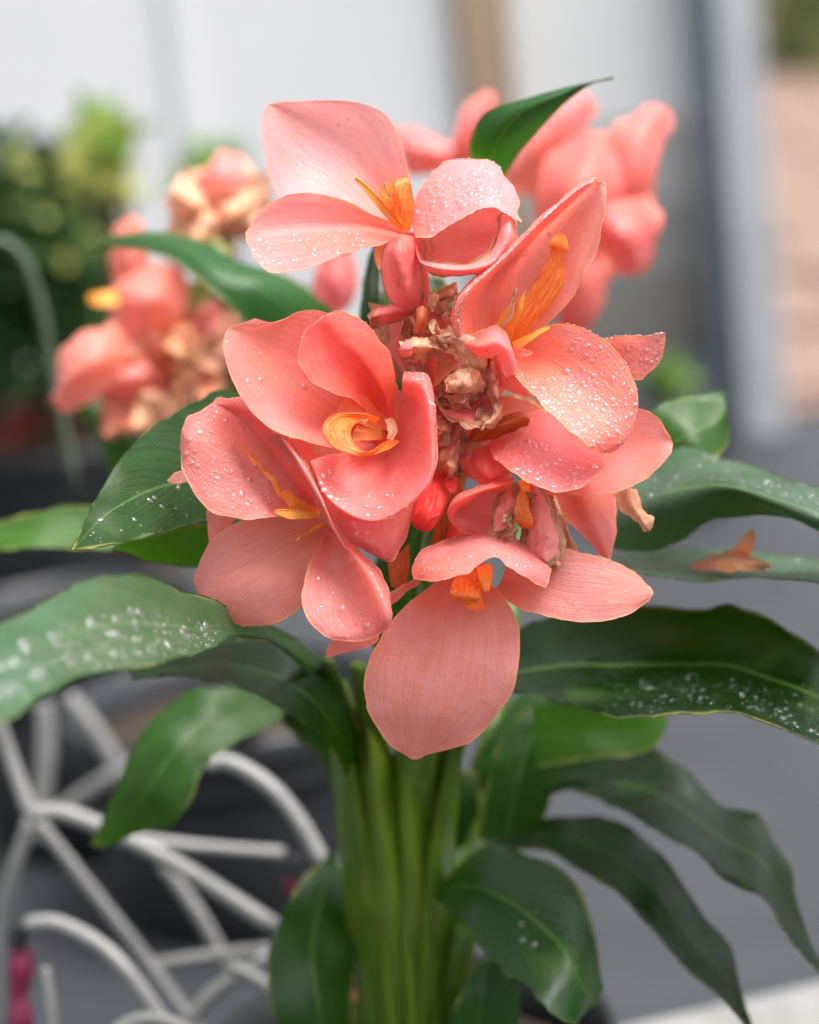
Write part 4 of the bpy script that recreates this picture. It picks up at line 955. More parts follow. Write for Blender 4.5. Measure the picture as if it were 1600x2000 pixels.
# lower scraps of the heart
dry([[(852, 812, 24), (866, 806, 18), (880, 812, 22)], [(852, 850, 20), (864, 846, 10), (880, 850, 16)], [(855, 872, 20), (866, 870, 14), (876, 872, 18)]], lin(190, 130, 110))
petal(Wb, [[(880, 815, 26), (895, 825, 20), (912, 835, 26)], [(858, 870, 22), (880, 880, 14), (905, 870, 22)], [(856, 892, 22), (872, 898, 16), (890, 890, 22)]], lin(226, 128, 122), FADED, nu=14)
dry([[(905, 850, 22), (895, 862, 14), (885, 868, 20)], [(896, 880, 18), (880, 892, 8), (858, 895, 16)], [(898, 905, 18), (880, 915, 8), (862, 908, 16)], [(886, 930, 20), (880, 934, 14), (872, 928, 18)]], lin(206, 140, 120))
patch('stigma_remnant', [[(878, 928, 18), (888, 930, 18)], [(870, 945, 14), (892, 946, 14)], [(880, 962, 14), (890, 964, 14)]], REDBUD, Wb, nv=8, nu=10, crumple=1.4, rimmat=REDBUD)
patch('bract', [[(905, 870, 26), (925, 862, 20), (945, 862, 26)], [(930, 835, 22), (950, 838, 12), (965, 856, 20)], [(975, 815, 16), (985, 828, 8), (998, 846, 16)], [(1015, 806, 14), (1022, 815, 10), (1026, 828, 14)], [(1030, 816, 14), (1032, 820, 12), (1030, 826, 14)]], BRACT, Wb, nv=12, nu=20, crumple=0.3, rimmat=BRACT)
petal(Wb, [[(905, 800, 36), (930, 830, 36)], [(960, 775, 34), (970, 820, 34)], [(1020, 780, 30), (1035, 815, 30)], [(1060, 800, 28), (1065, 825, 28)]], lin(244, 130, 60), nu=14, nv=10)

for rows, c in (([[(720, 590, 56), (760, 600, 54), (800, 620, 56)], [(740, 660, 54), (780, 670, 52), (830, 680, 54)], [(770, 740, 52), (810, 745, 50), (860, 740, 52)]], lin(226, 116, 96)),
                ([[(850, 620, 54), (890, 640, 52), (940, 660, 54)], [(850, 700, 50), (890, 720, 48), (960, 730, 50)], [(860, 800, 50), (900, 810, 48), (980, 800, 50)], [(860, 860, 52), (900, 870, 50), (960, 860, 52)]], lin(214, 84, 66)),
                ([[(840, 850, 56), (880, 850, 54), (960, 850, 54)], [(846, 900, 56), (880, 905, 54), (930, 910, 56)]], lin(150, 70, 50)),
                ([[(960, 780, 44), (1000, 820, 42), (960, 860, 44)], [(1010, 770, 42), (1040, 810, 40), (1010, 850, 42)], [(1060, 790, 40), (1070, 815, 38), (1060, 840, 40)]], lin(240, 120, 70)),
                ([[(1040, 940, 50), (1060, 990, 48), (1070, 1040, 50)], [(1080, 940, 50), (1100, 1000, 48), (1120, 1070, 50)]], lin(236, 96, 84))):
    petal(Wb, rows, c, FADED, nu=16, nv=12, crumple=0.6)
SPOTS = [(800, 640), (830, 690), (812, 720), (850, 640), (872, 610), (900, 600), (880, 665), (905, 690), (935, 690), (950, 740), (895, 740), (925, 770), (870, 780), (900, 800), (945, 810), (865, 830), (885, 855), (868, 885), (890, 915), (845, 590), (960, 770), (838, 660), (1000, 1010), (1060, 1060), (1040, 975), (985, 1050), (1085, 1090)]
for q, (cx, cy) in enumerate(SPOTS):
    rq = random.Random(900 + q)
    dd = rq.uniform(10, 24) if cy < 950 else rq.uniform(2, 10)
    a = rq.uniform(0, 6.28); L = rq.uniform(13, 24); wd = L * rq.uniform(0.5, 0.9)
    ex, ey, fx, fy = math.cos(a), math.sin(a), -math.sin(a), math.cos(a)
    rows = [[(cx + ex * L * t + fx * wd * k * ww, cy + ey * L * t + fy * wd * k * ww, dd + 6 * k * k * cv + rq.uniform(-2.5, 2.5) + 5 * t) for k in (-1, -0.3, 0.4, 1)] for t, ww, cv in ((-1, 0.4, 1), (-0.3, 1.0, -1), (0.4, 0.9, 1.2), (1, 0.5, -0.6))]
    if q % 2 == 0: patch('dry_petal', rows, FADED, Wb, rq.choice([lin(240, 148, 142), lin(236, 124, 118)]), nu=20, nv=16, crumple=1.4, rimmat=RIMB, edgewave=1.5, efreq=240, pleat=0.8)
    else: patch('dry_petal', rows, DRY, Wb, rq.choice([lin(214, 140, 124), lin(226, 166, 140), lin(190, 120, 90)]), nu=20, nv=16, crumple=1.6, rimmat=DRY, edgewave=1.5, efreq=240, pleat=0.8)
# ---- bud, dark bracts and stalk in the middle
bud = tube('bud', [U(878, 925, 44), U(852, 960, 24), U(836, 995, 14), U(826, 1022, 8)], [0.004, 0.0062, 0.0062, 0.0045], REDBUD, plant, n=22, seg=16)
bud['label'] = 'closed red bud between the two left blossoms'
patch('bud_scale', [[(858, 950, 14), (848, 948, 8), (866, 965, 14)], [(832, 985, 4), (842, 990, 3), (858, 985, 6)], [(806, 1012, 6), (836, 1015, 3), (850, 1012, 4)], [(808, 1026, 8), (826, 1032, 6), (838, 1026, 6)]], REDBUD, bud, nv=12, nu=16, rimmat=REDBUD)
patch('bud_scale', [[(856, 955, 9), (862, 965, 9)], [(852, 985, 4), (862, 990, 6)], [(846, 1010, 3), (856, 1006, 5)]], REDBUD, bud, nv=6, nu=12, rimmat=REDBUD)
STK = lin(96, 124, 52)
head = U(868, 560, 60); foot = Vector((POTC.x + 0.004, POTC.y - 0.004, POTH - 0.025))
tube('flower_stalk', [head, U(872, 760, 60), U(870, 930, 64), U(852, 1100, 74), U(832, 1350, 104), U(812, 1650, 138), foot], [0.003, 0.005, 0.006, 0.007, 0.008, 0.009, 0.010], STEM, plant, STK, n=40)
for rows in ([[(862, 890, 40), (850, 900, 36)], [(890, 980, 40), (850, 980, 34)], [(885, 1060, 44), (842, 1070, 38)], [(860, 1110, 46), (845, 1115, 44)]],
             [[(905, 900, 44), (885, 905, 40)], [(905, 960, 44), (880, 960, 38)], [(890, 1010, 44), (872, 1010, 40)]],
             [[(800, 1060, 40), (780, 1080, 38)], [(800, 1110, 36), (760, 1100, 34)], [(790, 1150, 34), (765, 1145, 32)]],
             [[(770, 640, 60), (830, 660, 60)], [(780, 700, 62), (850, 710, 62)], [(800, 760, 62), (870, 770, 62)]]):
    patch('bract', rows, BRACT, plant, lin(120, 70, 40), nv=8, nu=14, crumple=0.4, rimmat=BRACT)
patch('bract', [[(845, 560, 62), (870, 575, 60)], [(838, 600, 62), (862, 620, 60)], [(842, 640, 62), (860, 650, 60)]], LEAF, plant, lin(150, 170, 70), nv=8, nu=12, rimmat=LRIM)

# ------------------------------------------------------------------ leaves of the plant
GRN, GRNL, GRND, GRNY = lin(28, 66, 14), lin(40, 82, 8), lin(12, 34, 8), lin(54, 98, 5)
def leaf(rows, c=GRN, label=None, parent=None, nu=36, nv=22, wave=2.0, edgewave=2.2, steep=True, shift=0, mat=None, **k):
    if steep: rows = [[(r[0][0], r[0][1], r[1][2] + (r[0][2] - r[1][2]) * 0.45), r[1], (r[2][0], r[2][1], r[1][2] + (r[2][2] - r[1][2]) * 0.8)] for r in rows]
    if shift: rows = [[(p[0], p[1], p[2] + shift) for p in r] for r in rows]
    s = patch('leaf', rows, mat or LEAF, parent or plant, c, nu=nu, nv=nv, wave=wave, edgewave=edgewave, rim=0.28, rimmat=LRIM, efreq=40.0, pleat=0.0, **k)
    if label: s.o['label'] = label
    return s
# left, tip towards the camera
l1 = leaf([[(560, 880, 88), (560, 960, 72), (540, 1030, 60)],
           [(460, 765, 104), (450, 905, 66), (430, 1014, 44)],
           [(370, 792, 90), (372, 935, 48), (360, 1028, 24)],
           [(290, 842, 66), (300, 955, 26), (300, 1042, 6)],
           [(225, 912, 34), (235, 985, 8), (245, 1055, -10)],
           [(172, 1002, 4), (180, 1030, -6), (195, 1066, -18)],
           [(138, 1078, -22), (142, 1078, -22), (150, 1076, -22)]], GRN, 'left leaf whose pale tip points down at the camera')
drops(l1, l1.o, 30, (0.2, 0.6), (0.3, 0.9, 0.45, 0.9), big=6, bigsize=(1.0, 1.5), seed=81)
leaf([[(540, 1020, 80), (540, 1060, 84), (520, 1110, 90)], [(420, 1022, 72), (420, 1060, 78), (410, 1108, 84)], [(320, 1046, 64), (310, 1070, 70), (310, 1098, 76)], [(225, 1062, 60), (220, 1068, 62), (225, 1074, 64)]], GRNY)
leaf([[(330, 1000, 150), (330, 1040, 146), (320, 1075, 140)], [(170, 985, 150), (165, 1030, 146), (160, 1064, 140)], [(0, 1014, 150), (0, 1045, 146), (0, 1068, 140)], [(-120, 1050, 150), (-125, 1062, 148), (-120, 1070, 146)]], GRNY)
l3 = leaf([[(640, 1290, 110), (630, 1310, 100), (620, 1330, 96)],
           [(540, 1225, 90), (520, 1248, 60), (500, 1240, 54)],
           [(420, 1172, 20), (400, 1232, -24), (400, 1272, -44)],
           [(300, 1128, -20), (280, 1215, -84), (290, 1300, -114)],
           [(190, 1132, -60), (170, 1228, -126), (170, 1322, -162)],
           [(80, 1178, -94), (70, 1265, -160), (70, 1366, -198)],
           [(-20, 1240, -126), (-30, 1320, -190), (-20, 1420, -226)],
           [(-160, 1390, -190), (-165, 1410, -220), (-160, 1440, -250)]], lin(36, 80, 30), 'broad left leaf beaded with rain, reaching out of the frame', mat=BLOOM_SHEEN)
drops(l3, l3.o, 260, (0.3, 0.9), (0.25, 0.95, 0.40, 0.97), big=46, bigsize=(1.3, 2.6), seed=83)
drops(l3, l3.o, 350, (0.12, 0.4), (0.15, 0.97, 0.35, 0.98), seed=183)
leaf([[(740, 1640, 150), (732, 1644, 148), (724, 1648, 148)], [(720, 1500, 136), (698, 1512, 128), (680, 1524, 126)], [(690, 1390, 114), (660, 1425, 104), (640, 1455, 98)], [(620, 1290, 112), (590, 1350, 88), (575, 1400, 76)], [(500, 1248, 116), (475, 1300, 90), (470, 1345, 72)], [(385, 1268, 116), (380, 1300, 96), (375, 1325, 86)], [(250, 1305, 110), (255, 1316, 104), (255, 1328, 100)]], GRND)
l5 = leaf([[(560, 1360, 150), (555, 1385, 148), (545, 1410, 146)], [(450, 1346, 150), (450, 1400, 140), (470, 1445, 136)], [(365, 1350, 152), (380, 1425, 136), (400, 1492, 130)], [(290, 1415, 152), (330, 1480, 132), (375, 1560, 128)], [(238, 1510, 152), (285, 1550, 134), (335, 1612, 132)], [(200, 1598, 154), (235, 1606, 144), (285, 1622, 140)], [(180, 1650, 156), (190, 1652, 152), (205, 1655, 150)]], GRNL, 'yellow-green leaf with a brown blotch hanging behind the tube stand')
# right
leaf([[(1230, 850, 110), (1260, 900, 106), (1290, 940, 104)], [(1290, 796, 116), (1340, 850, 104), (1360, 905, 104)], [(1360, 780, 118), (1390, 830, 108), (1400, 890, 106)], [(1412, 768, 118), (1415, 800, 112), (1414, 862, 110)]], GRNL, 'small upright leaf tip behind the right blossoms')
r2 = leaf([[(1150, 960, 84), (1150, 1010, 70), (1150, 1060, 74)],
           [(1250, 905, 106), (1240, 985, 52), (1210, 1078, 60)],
           [(1320, 856, 118), (1330, 955, 40), (1300, 1068, 54)],
           [(1410, 892, 108), (1430, 948, 30), (1390, 1010, 50)],
           [(1510, 922, 94), (1530, 982, 20), (1510, 1012, 36)],
           [(1620, 952, 80), (1640, 1022, 10), (1630, 1040, 24)],
           [(1760, 1010, 70), (1770, 1050, 30), (1760, 1070, 30)]], GRN, 'right leaf folded along its rib with a bright green underside', shift=34, mat=BLOOM_SHEEN)
drops(r2, r2.o, 90, (0.3, 0.9), (0.2, 0.9, 0.05, 0.48), big=16, bigsize=(1.0, 1.7), seed=84)
drops(r2, r2.o, 500, (0.12, 0.4), (0.1, 0.95, 0.02, 0.5), seed=184)
r3 = leaf([[(1080, 1100, 90), (1080, 1108, 84), (1080, 1114, 80)], [(1200, 1085, 110), (1200, 1105, 80), (1200, 1118, 60)], [(1320, 1074, 114), (1320, 1100, 74), (1320, 1126, 44)], [(1450, 1078, 110), (1450, 1105, 68), (1450, 1130, 38)], [(1620, 1096, 96), (1620, 1120, 60), (1620, 1146, 30)], [(1740, 1126, 80), (1740, 1132, 70), (1740, 1138, 60)]], GRN, 'narrow flat right leaf with a fallen orange petal on it', shift=24, mat=BLOOM_SHEEN)
drops(r3, r3.o, 40, (0.3, 0.9), (0.5, 0.9, 0.1, 0.9), big=14, bigsize=(1.0, 1.8), seed=85)
r4 = leaf([[(905, 1400, 100), (905, 1420, 96), (900, 1440, 92)],
           [(985, 1260, 124), (975, 1320, 98), (985, 1352, 80)],
           [(1080, 1200, 118), (1080, 1300, 96), (1080, 1360, 62)],
           [(1210, 1184, 112), (1210, 1300, 90), (1200, 1398, 50)],
           [(1340, 1190, 106), (1345, 1300, 86), (1330, 1388, 44)],
           [(1450, 1186, 100), (1465, 1310, 80), (1450, 1392, 38)],
           [(1600, 1262, 92), (1610, 1370, 70), (1600, 1452, 30)],
           [(1760, 1400, 86), (1765, 1450, 70), (1760, 1500, 40)]], GRND, 'broad dark right leaf with a wavy pale margin', edgewave=4.0)
drops(r4, r4.o, 110, (0.3, 0.9), (0.45, 0.92, 0.55, 0.96), big=14, bigsize=(1.0, 1.6), seed=86)
drops(r4, r4.o, 600, (0.12, 0.35), (0.3, 0.95, 0.45, 0.98), seed=186)
leaf([[(1040, 1380, 136), (1040, 1440, 136), (1050, 1500, 136)], [(1150, 1372, 140), (1150, 1430, 138), (1150, 1480, 136)], [(1250, 1378, 142), (1250, 1430, 140), (1240, 1474, 138)], [(1305, 1390, 144), (1300, 1420, 142), (1285, 1455, 140)]], GRNY)
leaf([[(1000, 1560, 126), (1000, 1580, 124), (1000, 1600, 122)], [(1100, 1496, 134), (1095, 1520, 120), (1100, 1548, 112)], [(1210, 1468, 136), (1210, 1525, 108), (1215, 1582, 90)], [(1310, 1478, 132), (1320, 1570, 94), (1330, 1648, 70)], [(1400, 1560, 120), (1410, 1640, 84), (1420, 1712, 62)], [(1490, 1620, 108), (1495, 1690, 74), (1490, 1752, 56)], [(1560, 1770, 90), (1560, 1810, 66), (1555, 1840, 52)], [(1640, 1930, 70), (1642, 1940, 62), (1640, 1950, 58)]], GRND, 'upper of the two dark right leaves arching down over the kerb', shift=30, edgewave=3.5)
leaf([[(940, 1660, 122), (940, 1672, 120), (940, 1684, 118)], [(1040, 1606, 130), (1040, 1630, 120), (1045, 1655, 112)], [(1170, 1596, 130), (1165, 1655, 100), (1165, 1718, 86)], [(1275, 1650, 118), (1270, 1730, 86), (1262, 1808, 72)], [(1360, 1770, 104), (1350, 1830, 78), (1335, 1885, 66)], [(1432, 1850, 92), (1415, 1905, 72), (1398, 1950, 62)], [(1446, 1960, 80), (1440, 1980, 70), (1440, 1996, 64)], [(1478, 2030, 74), (1480, 2034, 70), (1480, 2038, 68)]], GRND, 'lower of the two dark right leaves arching down to the kerb', shift=30, edgewave=2.5)
r8 = leaf([[(850, 1730, 104), (850, 1745, 100), (850, 1760, 98)], [(955, 1652, 112), (920, 1730, 84), (900, 1808, 76)], [(1050, 1672, 108), (1010, 1770, 70), (960, 1872, 60)], [(1120, 1730, 98), (1080, 1830, 60), (1020, 1920, 52)], [(1156, 1820, 88), (1120, 1890, 54), (1065, 1968, 46)], [(1176, 1900, 80), (1150, 1940, 56), (1105, 2000, 46)], [(1182, 1934, 76), (1168, 1962, 62), (1135, 1990, 54)]], lin(30, 66, 24), 'bottom leaf with nibbled yellow margin over the black pot', shift=30, edgewave=3.0)
drops(r8, r8.o, 6, (0.3, 0.8), (0.3, 0.8, 0.3, 0.7), big=3, bigsize=(1.0, 1.5), seed=88)
leaf([[(700, 2080, 120), (640, 2090, 104), (560, 2080, 100)], [(690, 1960, 120), (620, 1960, 100), (528, 1960, 96)], [(690, 1860, 122), (610, 1850, 106), (532, 1830, 100)], [(680, 1760, 126), (630, 1740, 116), (590, 1722, 112)], [(660, 1690, 128), (645, 1684, 124), (630, 1684, 122)]], lin(26, 60, 20), 'dark broad leaf at the foot of the stems', shift=30)
leaf([[(860, 2060, 128), (930, 2070, 124), (1000, 2060, 126)], [(890, 1960, 124), (940, 1950, 116), (1010, 1940, 122)], [(930, 1880, 124), (960, 1870, 118), (1000, 1880, 122)]], lin(36, 76, 36))
leaf([[(930, 1640, 150), (990, 1640, 146), (1060, 1600, 150)], [(950, 1540, 150), (1010, 1530, 144), (1090, 1500, 150)], [(980, 1440, 150), (1040, 1430, 146), (1110, 1420, 150)], [(1030, 1380, 150), (1060, 1376, 148), (1090, 1378, 150)]], GRN)
leaf([[(880, 1660, 160), (910, 1660, 158), (940, 1650, 160)], [(885, 1580, 160), (912, 1575, 156), (935, 1570, 160)], [(900, 1510, 160), (915, 1505, 158), (928, 1506, 160)]], GRND, nu=14, nv=8)
leaf([[(620, 2060, 165), (680, 2060, 160), (740, 2060, 165)], [(600, 1900, 165), (660, 1880, 158), (730, 1880, 165)], [(610, 1760, 168), (660, 1740, 162), (710, 1750, 168)], [(650, 1660, 170), (668, 1656, 168), (690, 1664, 170)]], GRND)
leaf([[(740, 980, 84), (820, 990, 80), (900, 980, 84)], [(700, 860, 86), (800, 860, 80), (930, 860, 86)], [(715, 720, 88), (810, 710, 82), (920, 720, 88)], [(745, 610, 90), (810, 600, 86), (900, 610, 90)], [(800, 540, 92), (830, 536, 90), (870, 540, 92)]], GRND)
leaf([[(760, 1600, 170), (745, 1610, 166), (730, 1615, 168)], [(720, 1440, 168), (680, 1460, 160), (640, 1490, 164)], [(650, 1330, 168), (600, 1370, 158), (560, 1420, 164)], [(560, 1270, 170), (520, 1300, 162), (490, 1335, 168)], [(460, 1250, 172), (440, 1262, 170), (430, 1275, 172)]], GRND)
leaf([[(890, 1600, 168), (910, 1605, 166), (930, 1605, 168)], [(930, 1480, 168), (970, 1490, 160), (1010, 1500, 168)], [(1000, 1370, 168), (1050, 1400, 158), (1090, 1430, 168)], [(1080, 1300, 170), (1120, 1320, 164), (1150, 1350, 170)]], GRN)
leaf([[(760, 1330, 116), (810, 1340, 112), (880, 1330, 116)], [(720, 1220, 112), (800, 1210, 106), (890, 1210, 112)], [(730, 1110, 108), (800, 1090, 102), (890, 1100, 108)], [(780, 1020, 104), (820, 1010, 102), (860, 1015, 104)]], GRND)
# tips above the head
leaf([[(985, 345, 96), (960, 350, 92), (930, 330, 92)], [(1018, 292, 92), (965, 290, 84), (917, 286, 88)], [(1070, 235, 88), (1010, 228, 78), (948, 222, 84)], [(1120, 188, 84), (1080, 190, 76), (1035, 190, 80)], [(1156, 163, 82), (1140, 164, 78), (1118, 168, 80)], [(1198, 150, 80), (1197, 152, 80), (1192, 155, 80)]], lin(38, 86, 34), 'dark pointed leaf tip rising above the flower head', edgewave=0.6, wave=0.8)
leaf([[(700, 660, 100), (735, 660, 96), (760, 660, 96)], [(700, 580, 100), (725, 580, 94), (748, 580, 96)], [(712, 520, 100), (730, 520, 96), (746, 516, 98)], [(735, 470, 100), (740, 470, 99), (744, 470, 99)]], GRND)
leaf([[(760, 700, 84), (765, 700, 82), (775, 700, 84)], [(745, 600, 84), (752, 600, 80), (765, 600, 84)], [(748, 540, 86), (754, 540, 84), (762, 540, 86)]], GRNY, nu=14, nv=8)

# stems in the foot of the picture
def stem(pts, r, c):
    return tube('stem', [U(p[0], p[1], p[2] + min(40, max(0, (p[1] - 1300) * 0.16))) for p in pts] + [foot + Vector((random.Random(pts[0][0]).uniform(-0.012, 0.012), 0.0, 0))], r, STEM, plant, c, n=30, squash=0.7)
S1, S2, S3 = lin(80, 108, 22), lin(66, 92, 18), lin(96, 120, 34)
stem([(640, 1290, 96), (680, 1420, 98), (725, 1560, 102), (745, 1760, 108), (770, 1960, 112)], [0.003, 0.006, 0.010, 0.011, 0.010], S2)
stem([(700, 1300, 100), (730, 1450, 100), (770, 1600, 100), (800, 1800, 104), (815, 1990, 110)], [0.004, 0.008, 0.011, 0.012, 0.011], S1)
stem([(905, 1410, 92), (870, 1500, 94), (835, 1620, 96), (825, 1800, 104), (830, 1990, 112)], [0.004, 0.007, 0.010, 0.010, 0.010], S1)
stem([(1000, 1575, 122), (940, 1640, 118), (885, 1720, 114), (855, 1850, 114)], [0.004, 0.005, 0.006, 0.007], S2)
stem([(940, 1672, 120), (890, 1740, 112), (850, 1840, 108)], [0.004, 0.005, 0.006], S2)
stem([(850, 1745, 99), (820, 1840, 96), (805, 1950, 104)], [0.003, 0.005, 0.006], S1)
stem([(560, 1385, 148), (640, 1480, 142), (720, 1680, 132), (760, 1900, 124)], [0.003, 0.005, 0.006, 0.007], S2)
stem([(1050, 1440, 136), (1010, 1560, 132), (930, 1760, 126), (870, 1940, 122)], [0.003, 0.0045, 0.006, 0.007], S1)
stem([(655, 1860, 118), (680, 1940, 116), (740, 2040, 118)], [0.003, 0.005, 0.005], lin(150, 150, 50))
for x0, x1, yb, xe, c, wd in ((655, 712, 1330, 744, S1, 96), (715, 756, 1380, 776, S3, 110), (890, 846, 1440, 826, S1, 84), (800, 802, 1420, 806, S3, 120)):
    rows = []
    for q in range(5):
        t = q / 4; x = x0 + (x1 - x0) * min(1, t * 2.2) if t < 0.45 else x1 + (xe - x1) * (t - 0.45) / 0.55
        y = yb + (2040 - yb) * t; d = 118 + 26 * t + (x0 % 7); wq = wd * (0.45 + 0.55 * min(1, t * 2))
        rows.append([(x - wq * 0.5, y + 6, d + 5), (x, y, d - 5), (x + wq * 0.5, y - 4, d + 5)])
    patch('leaf_sheath', rows, STEM, plant, c, nu=24, nv=10, wave=1.0, edgewave=0.8, rim=0.15, rimmat=STEM, pleat=0.6)
patch('dry_leaf', [[(650, 1820, 150), (680, 1820, 148)], [(648, 1880, 146), (690, 1890, 144)], [(655, 1950, 146), (700, 1960, 144)]], DRY, plant, lin(150, 130, 40), nu=12, nv=8, rimmat=DRY)
patch('dry_leaf', [[(960, 1900, 148), (1000, 1890, 148)], [(930, 1960, 144), (980, 1960, 144)], [(900, 2040, 144), (950, 2050, 144)]], DRY, plant, lin(140, 110, 40), nu=12, nv=8, rimmat=DRY)

# second flower head of the plant, leaning away behind on the right
S2h = blossom('soft blossoms leaning away behind on the right', (1150, 470, 235), axis=(1105, 660, 235), r=(0.005, 0.006, 0.010), color=lin(246, 104, 92))
tube('flower_stalk', [U(1120, 560, 245), U(1095, 700, 240), U(1050, 900, 222), U(985, 1250, 190), U(955, 1480, 172), U(945, 1620, 160), U(900, 1850, 140), foot], [0.005, 0.005, 0.006, 0.006, 0.006, 0.007, 0.007, 0.008], STEM, plant, S2, n=36)
for rows, c in (
    ([[(1060, 420, 236), (1030, 380, 230), (985, 395, 236)], [(1080, 340, 226), (1035, 310, 218), (990, 345, 228)], [(1130, 270, 224), (1090, 230, 216), (1040, 270, 226)], [(1170, 215, 226), (1140, 180, 222), (1095, 205, 228)], [(1150, 190, 230), (1135, 178, 228), (1115, 188, 230)]], lin(248, 150, 146)),
    ([[(1060, 470, 214), (1100, 500, 206), (1150, 500, 212)], [(1050, 400, 206), (1120, 400, 190), (1210, 430, 206)], [(1070, 330, 208), (1150, 310, 194), (1240, 350, 208)], [(1130, 270, 216), (1175, 255, 206), (1225, 280, 216)]], lin(250, 112, 98)),
    ([[(1150, 400, 216), (1200, 440, 210), (1240, 450, 220)], [(1180, 320, 210), (1230, 350, 202), (1280, 400, 214)], [(1200, 265, 210), (1250, 270, 202), (1292, 310, 212)], [(1245, 222, 214), (1280, 220, 208), (1306, 250, 214)], [(1285, 210, 216), (1298, 212, 214), (1306, 225, 216)]], lin(248, 138, 130)),
    ([[(1120, 430, 206), (1180, 400, 196), (1270, 380, 206)], [(1150, 470, 200), (1210, 450, 188), (1286, 440, 202)], [(1190, 500, 202), (1235, 500, 192), (1280, 490, 204)], [(1215, 530, 206), (1245, 542, 200), (1268, 530, 206)]], lin(240, 92, 84)),
    ([[(1090, 500, 236), (1130, 510, 230), (1190, 490, 236)], [(1090, 560, 234), (1140, 560, 224), (1196, 540, 234)], [(1105, 620, 234), (1140, 625, 226), (1180, 600, 234)], [(1120, 640, 236), (1135, 642, 234), (1155, 635, 236)]], lin(236, 108, 98)),
    ([[(900, 320, 226), (850, 340, 222), (800, 345, 226)], [(890, 290, 222), (840, 300, 214), (780, 300, 222)], [(850, 265, 224), (810, 262, 220), (765, 258, 224)], [(800, 245, 228), (780, 246, 226), (760, 250, 228)]], lin(246, 140, 138)),
    ([[(860, 330, 230), (890, 330, 224), (930, 300, 230)], [(880, 280, 224), (910, 270, 216), (945, 250, 226)], [(910, 220, 224), (935, 215, 218), (965, 215, 226)], [(940, 178, 228), (955, 172, 226), (968, 185, 228)]], lin(244, 118, 112)),
    ([[(1060, 470, 240), (1080, 560, 238)], [(1030, 420, 240), (1050, 560, 238)]], lin(150, 90, 50))):
    petal(S2h, rows, tuple(x * 0.85 + y * 0.15 for x, y in zip(c, lin(255, 200, 190))), nu=22, nv=16, wave=3.0, edgewave=4.0, efreq=60, pleat=1.5)

# ------------------------------------------------------------------ second plant, out of focus on the left
gq = G(480, 1880)
lp = empty('canna_plant', (gq.x, gq.y + 0.11, 0.132), 'blurred coral canna with a dried flower head behind on the left', 'plant')
LB = blossom('blurred coral blossom seen from the side', (320, 600, 240), lp, axis=(345, 820, 250), r=(0.005, 0.007, 0.010), color=lin(232, 120, 80))
for rows, c in (
    ([[(300, 560, 240), (260, 570, 234), (225, 555, 240)], [(290, 500, 238), (255, 505, 230), (222, 500, 238)], [(285, 450, 238), (255, 445, 232), (222, 455, 238)], [(270, 425, 240), (250, 418, 238), (232, 432, 240)]], lin(248, 138, 118)),
    ([[(370, 560, 236), (350, 620, 228), (330, 680, 236)], [(340, 525, 230), (300, 590, 216), (275, 670, 226)], [(280, 520, 230), (250, 580, 218), (225, 640, 228)], [(235, 535, 236), (218, 580, 230), (212, 620, 236)]], lin(246, 136, 116)),
    ([[(270, 640, 226), (260, 690, 220), (270, 730, 226)], [(200, 630, 218), (190, 700, 206), (220, 770, 216)], [(140, 665, 216), (130, 740, 206), (160, 800, 214)], [(104, 740, 220), (104, 775, 216), (120, 806, 220)]], lin(250, 146, 128)),
    ([[(330, 690, 236), (330, 740, 232), (320, 790, 238)], [(270, 690, 226), (270, 735, 218), (260, 790, 230)], [(210, 720, 226), (205, 750, 220), (205, 790, 228)], [(185, 750, 230), (184, 765, 228), (190, 780, 230)]], lin(244, 150, 154)),
    ([[(330, 760, 240), (310, 800, 236), (290, 840, 240)], [(300, 750, 236), (280, 790, 230), (265, 835, 238)], [(270, 770, 236), (255, 800, 232), (250, 830, 238)]], lin(222, 160, 110)),
    ([[(440, 660, 262), (420, 710, 256), (430, 770, 262)], [(400, 670, 258), (380, 720, 250), (390, 780, 260)], [(365, 700, 260), (355, 740, 256), (365, 775, 262)]], lin(226, 140, 110)),
    ([[(420, 600, 262), (400, 640, 258)], [(460, 600, 262), (450, 660, 258)], [(470, 640, 262), (455, 690, 260)]], lin(226, 100, 60))):
    petal(LB, rows, tuple(x * 0.8 + y * 0.2 for x, y in zip(c, lin(255, 205, 190))), nu=22, nv=16, wave=3.0, edgewave=4.0, efreq=60, pleat=1.5)
patch('style', [[(240, 570, 226), (236, 596, 222)], [(200, 568, 222), (200, 598, 220)], [(170, 575, 222), (174, 592, 222)]], STYLE, LB, nu=10, nv=8, rimmat=STYLE)
patch('bract', [[(340, 620, 246), (350, 700, 240)], [(300, 680, 246), (320, 800, 240)], [(270, 720, 246), (280, 850, 244)]], BRACT, LB, nu=12, nv=8, rimmat=BRACT)
patch('bract', [[(350, 560, 250), (400, 540, 246)], [(360, 620, 246), (420, 620, 244)], [(370, 650, 250), (400, 660, 248)]], LEAF, LB, lin(160, 165, 80), nu=12, nv=8, rimmat=LRIM)
